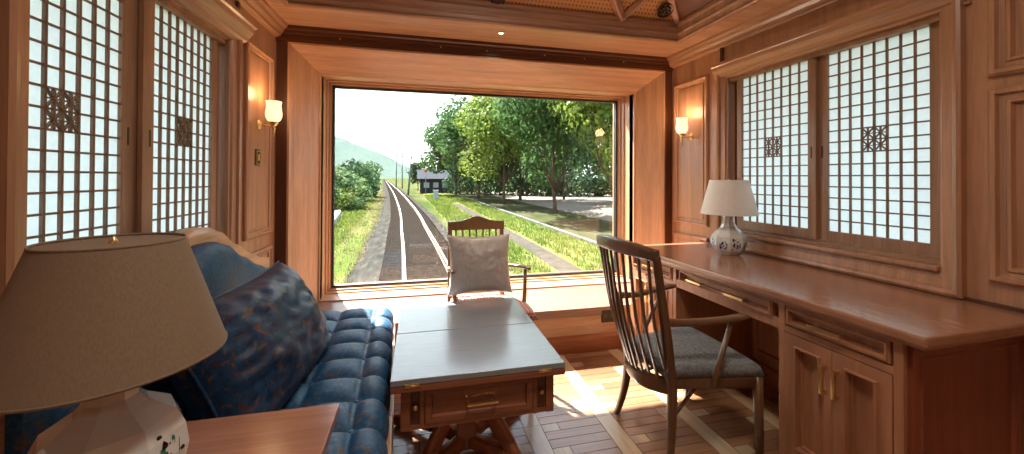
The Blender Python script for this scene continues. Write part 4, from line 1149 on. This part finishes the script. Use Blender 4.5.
# hill far away
HILL = patchy('hill_forest', [(.35,(.022,.04,.03)),(.65,(.04,.06,.04))], (1,1,1), .02, det=8)
hp = [(-1500,120),(-1100,190),(-800,225),(-650,238),(-520,228),(-400,196),(-300,168),(-220,140),(-150,104),(-80,68),(0,40),(120,24),(400,14),(900,10)]
def hz(x):
    for (a, za), (b, zb) in zip(hp, hp[1:]):
        if a <= x <= b: t = (x-a)/(b-a); return za+(zb-za)*t
    return 8
m = MB()
def hillfn(u, v):
    x = -1500+2400*u; y = 1500+900*v; k = math.sin(min(1, v*1.25)*PI/2) if v < .8 else math.cos((v-.8)/.2*PI/2)
    return (x, y, -3+hz(x)*k*(1+.10*noise.noise(Vector((x*.006, y*.006, 2)))+.05*noise.noise(Vector((x*.03, y*.03, 5)))))
m.grid(hillfn, 160, 50); struct(m.build('hill', HILL), 'long wooded hill beyond the railway', 'hill')
# haze between the fields and the hill: real scattering air
hm = bpy.data.materials.new('distance_haze'); hm.use_nodes = True; nt = hm.node_tree; nt.nodes.remove(nt.nodes['Principled BSDF'])
vs_ = nt.nodes.new('ShaderNodeVolumeScatter'); vs_.inputs['Color'].default_value = (.74,.90,1,1); vs_.inputs['Density'].default_value = .00013; vs_.inputs['Anisotropy'].default_value = .2
nt.links.new(vs_.outputs[0], nt.nodes['Material Output'].inputs['Volume'])
hzb = MB().box(-1400, 1100, 620, 1480, -1.4, 420).build('haze', hm); hzb['kind'] = 'stuff'; tag(hzb, 'pale blue haze in front of the distant hill', 'haze')

# grass tufts
def tufts(name, label, n, xr, yr, cfun, hh, mat, seed, skip=None):
    r = random.Random(seed); m = MB(); vs = []; fs = []
    for _ in range(n):
        y = yr[0]+(yr[1]-yr[0])*r.random()**1.8; xo = r.uniform(*xr); x = cfun(y)+xo
        if skip and skip[0] < xo < skip[1] and y < 42: continue
        for b in range(3):
            a = r.uniform(0, 6.28); h = hh*r.uniform(.5, 1.2); w = .012+.0009*y; dx, dy = math.cos(a)*w, math.sin(a)*w; lx, ly = r.uniform(-.5,.5)*h, r.uniform(-.5,.5)*h
            k = len(vs); bx, by = x+r.uniform(-.1,.1), y+r.uniform(-.1,.1)
            vs += [(bx-dx, by-dy, -1.5), (bx+dx, by+dy, -1.5), (bx+lx, by+ly, -1.47+h)]; fs.append((k, k+1, k+2))
    m.add(vs, fs); o = m.build(name, mat, fix=False); o['kind'] = 'stuff'; return tag(o, label, 'grass')
GR = leafmat('grass_blade', (.07,.115,.018), (.17,.19,.05)); GR2 = leafmat('straw_blade', (.11,.12,.045), (.24,.19,.11))
tufts('grass', 'green grass on the lawn right of the railway', 9000, (-5.0,-.15), (5,60), roadx, .20, GR, 4, (-3.15,-2.15))
tufts('grass', 'tall green grass on the bank left of the railway', 7000, (-6.5,-3.0), (5,60), xc, .26, GR, 6)
tufts('dry_grass', 'dry straw-coloured grass along the gravel left of the railway', 3000, (-3.3,-1.9), (5,75), xc, .16, GR2, 8)

# ------------------------------------------------------------------ light
sun = bpy.data.lights.new('sun', 'SUN'); sun.energy = 30.0; sun.angle = .012; sun.color = (1, .95, .87)
so = bpy.data.objects.new('sun', sun); COL.objects.link(so)
dv = Vector((.375, -1, -1.264)).normalized()
so.rotation_euler = dv.to_track_quat('-Z', 'Y').to_euler()
W = bpy.data.worlds.new('sky'); S.world = W; W.use_nodes = True; nt = W.node_tree; bg = nt.nodes['Background']
tc = nt.nodes.new('ShaderNodeTexCoord'); sp = nt.nodes.new('ShaderNodeSeparateXYZ'); nt.links.new(tc.outputs['Generated'], sp.inputs[0])
r = ramp(nt, [(0, (.95,1.0,1.0)), (.25, (.86,.96,1.0)), (1, (.50,.72,1.0))]); nt.links.new(sp.outputs[2], r.inputs['Fac'])
nt.links.new(r.outputs[0], bg.inputs['Color']); bg.inputs['Strength'].default_value = 2.3
S.cycles.max_bounces = 10; S.cycles.diffuse_bounces = 5; S.cycles.transparent_max_bounces = 12
S.cycles.use_denoising = True; S.cycles.sample_clamp_indirect = 6
S.cycles.volume_bounces = 1
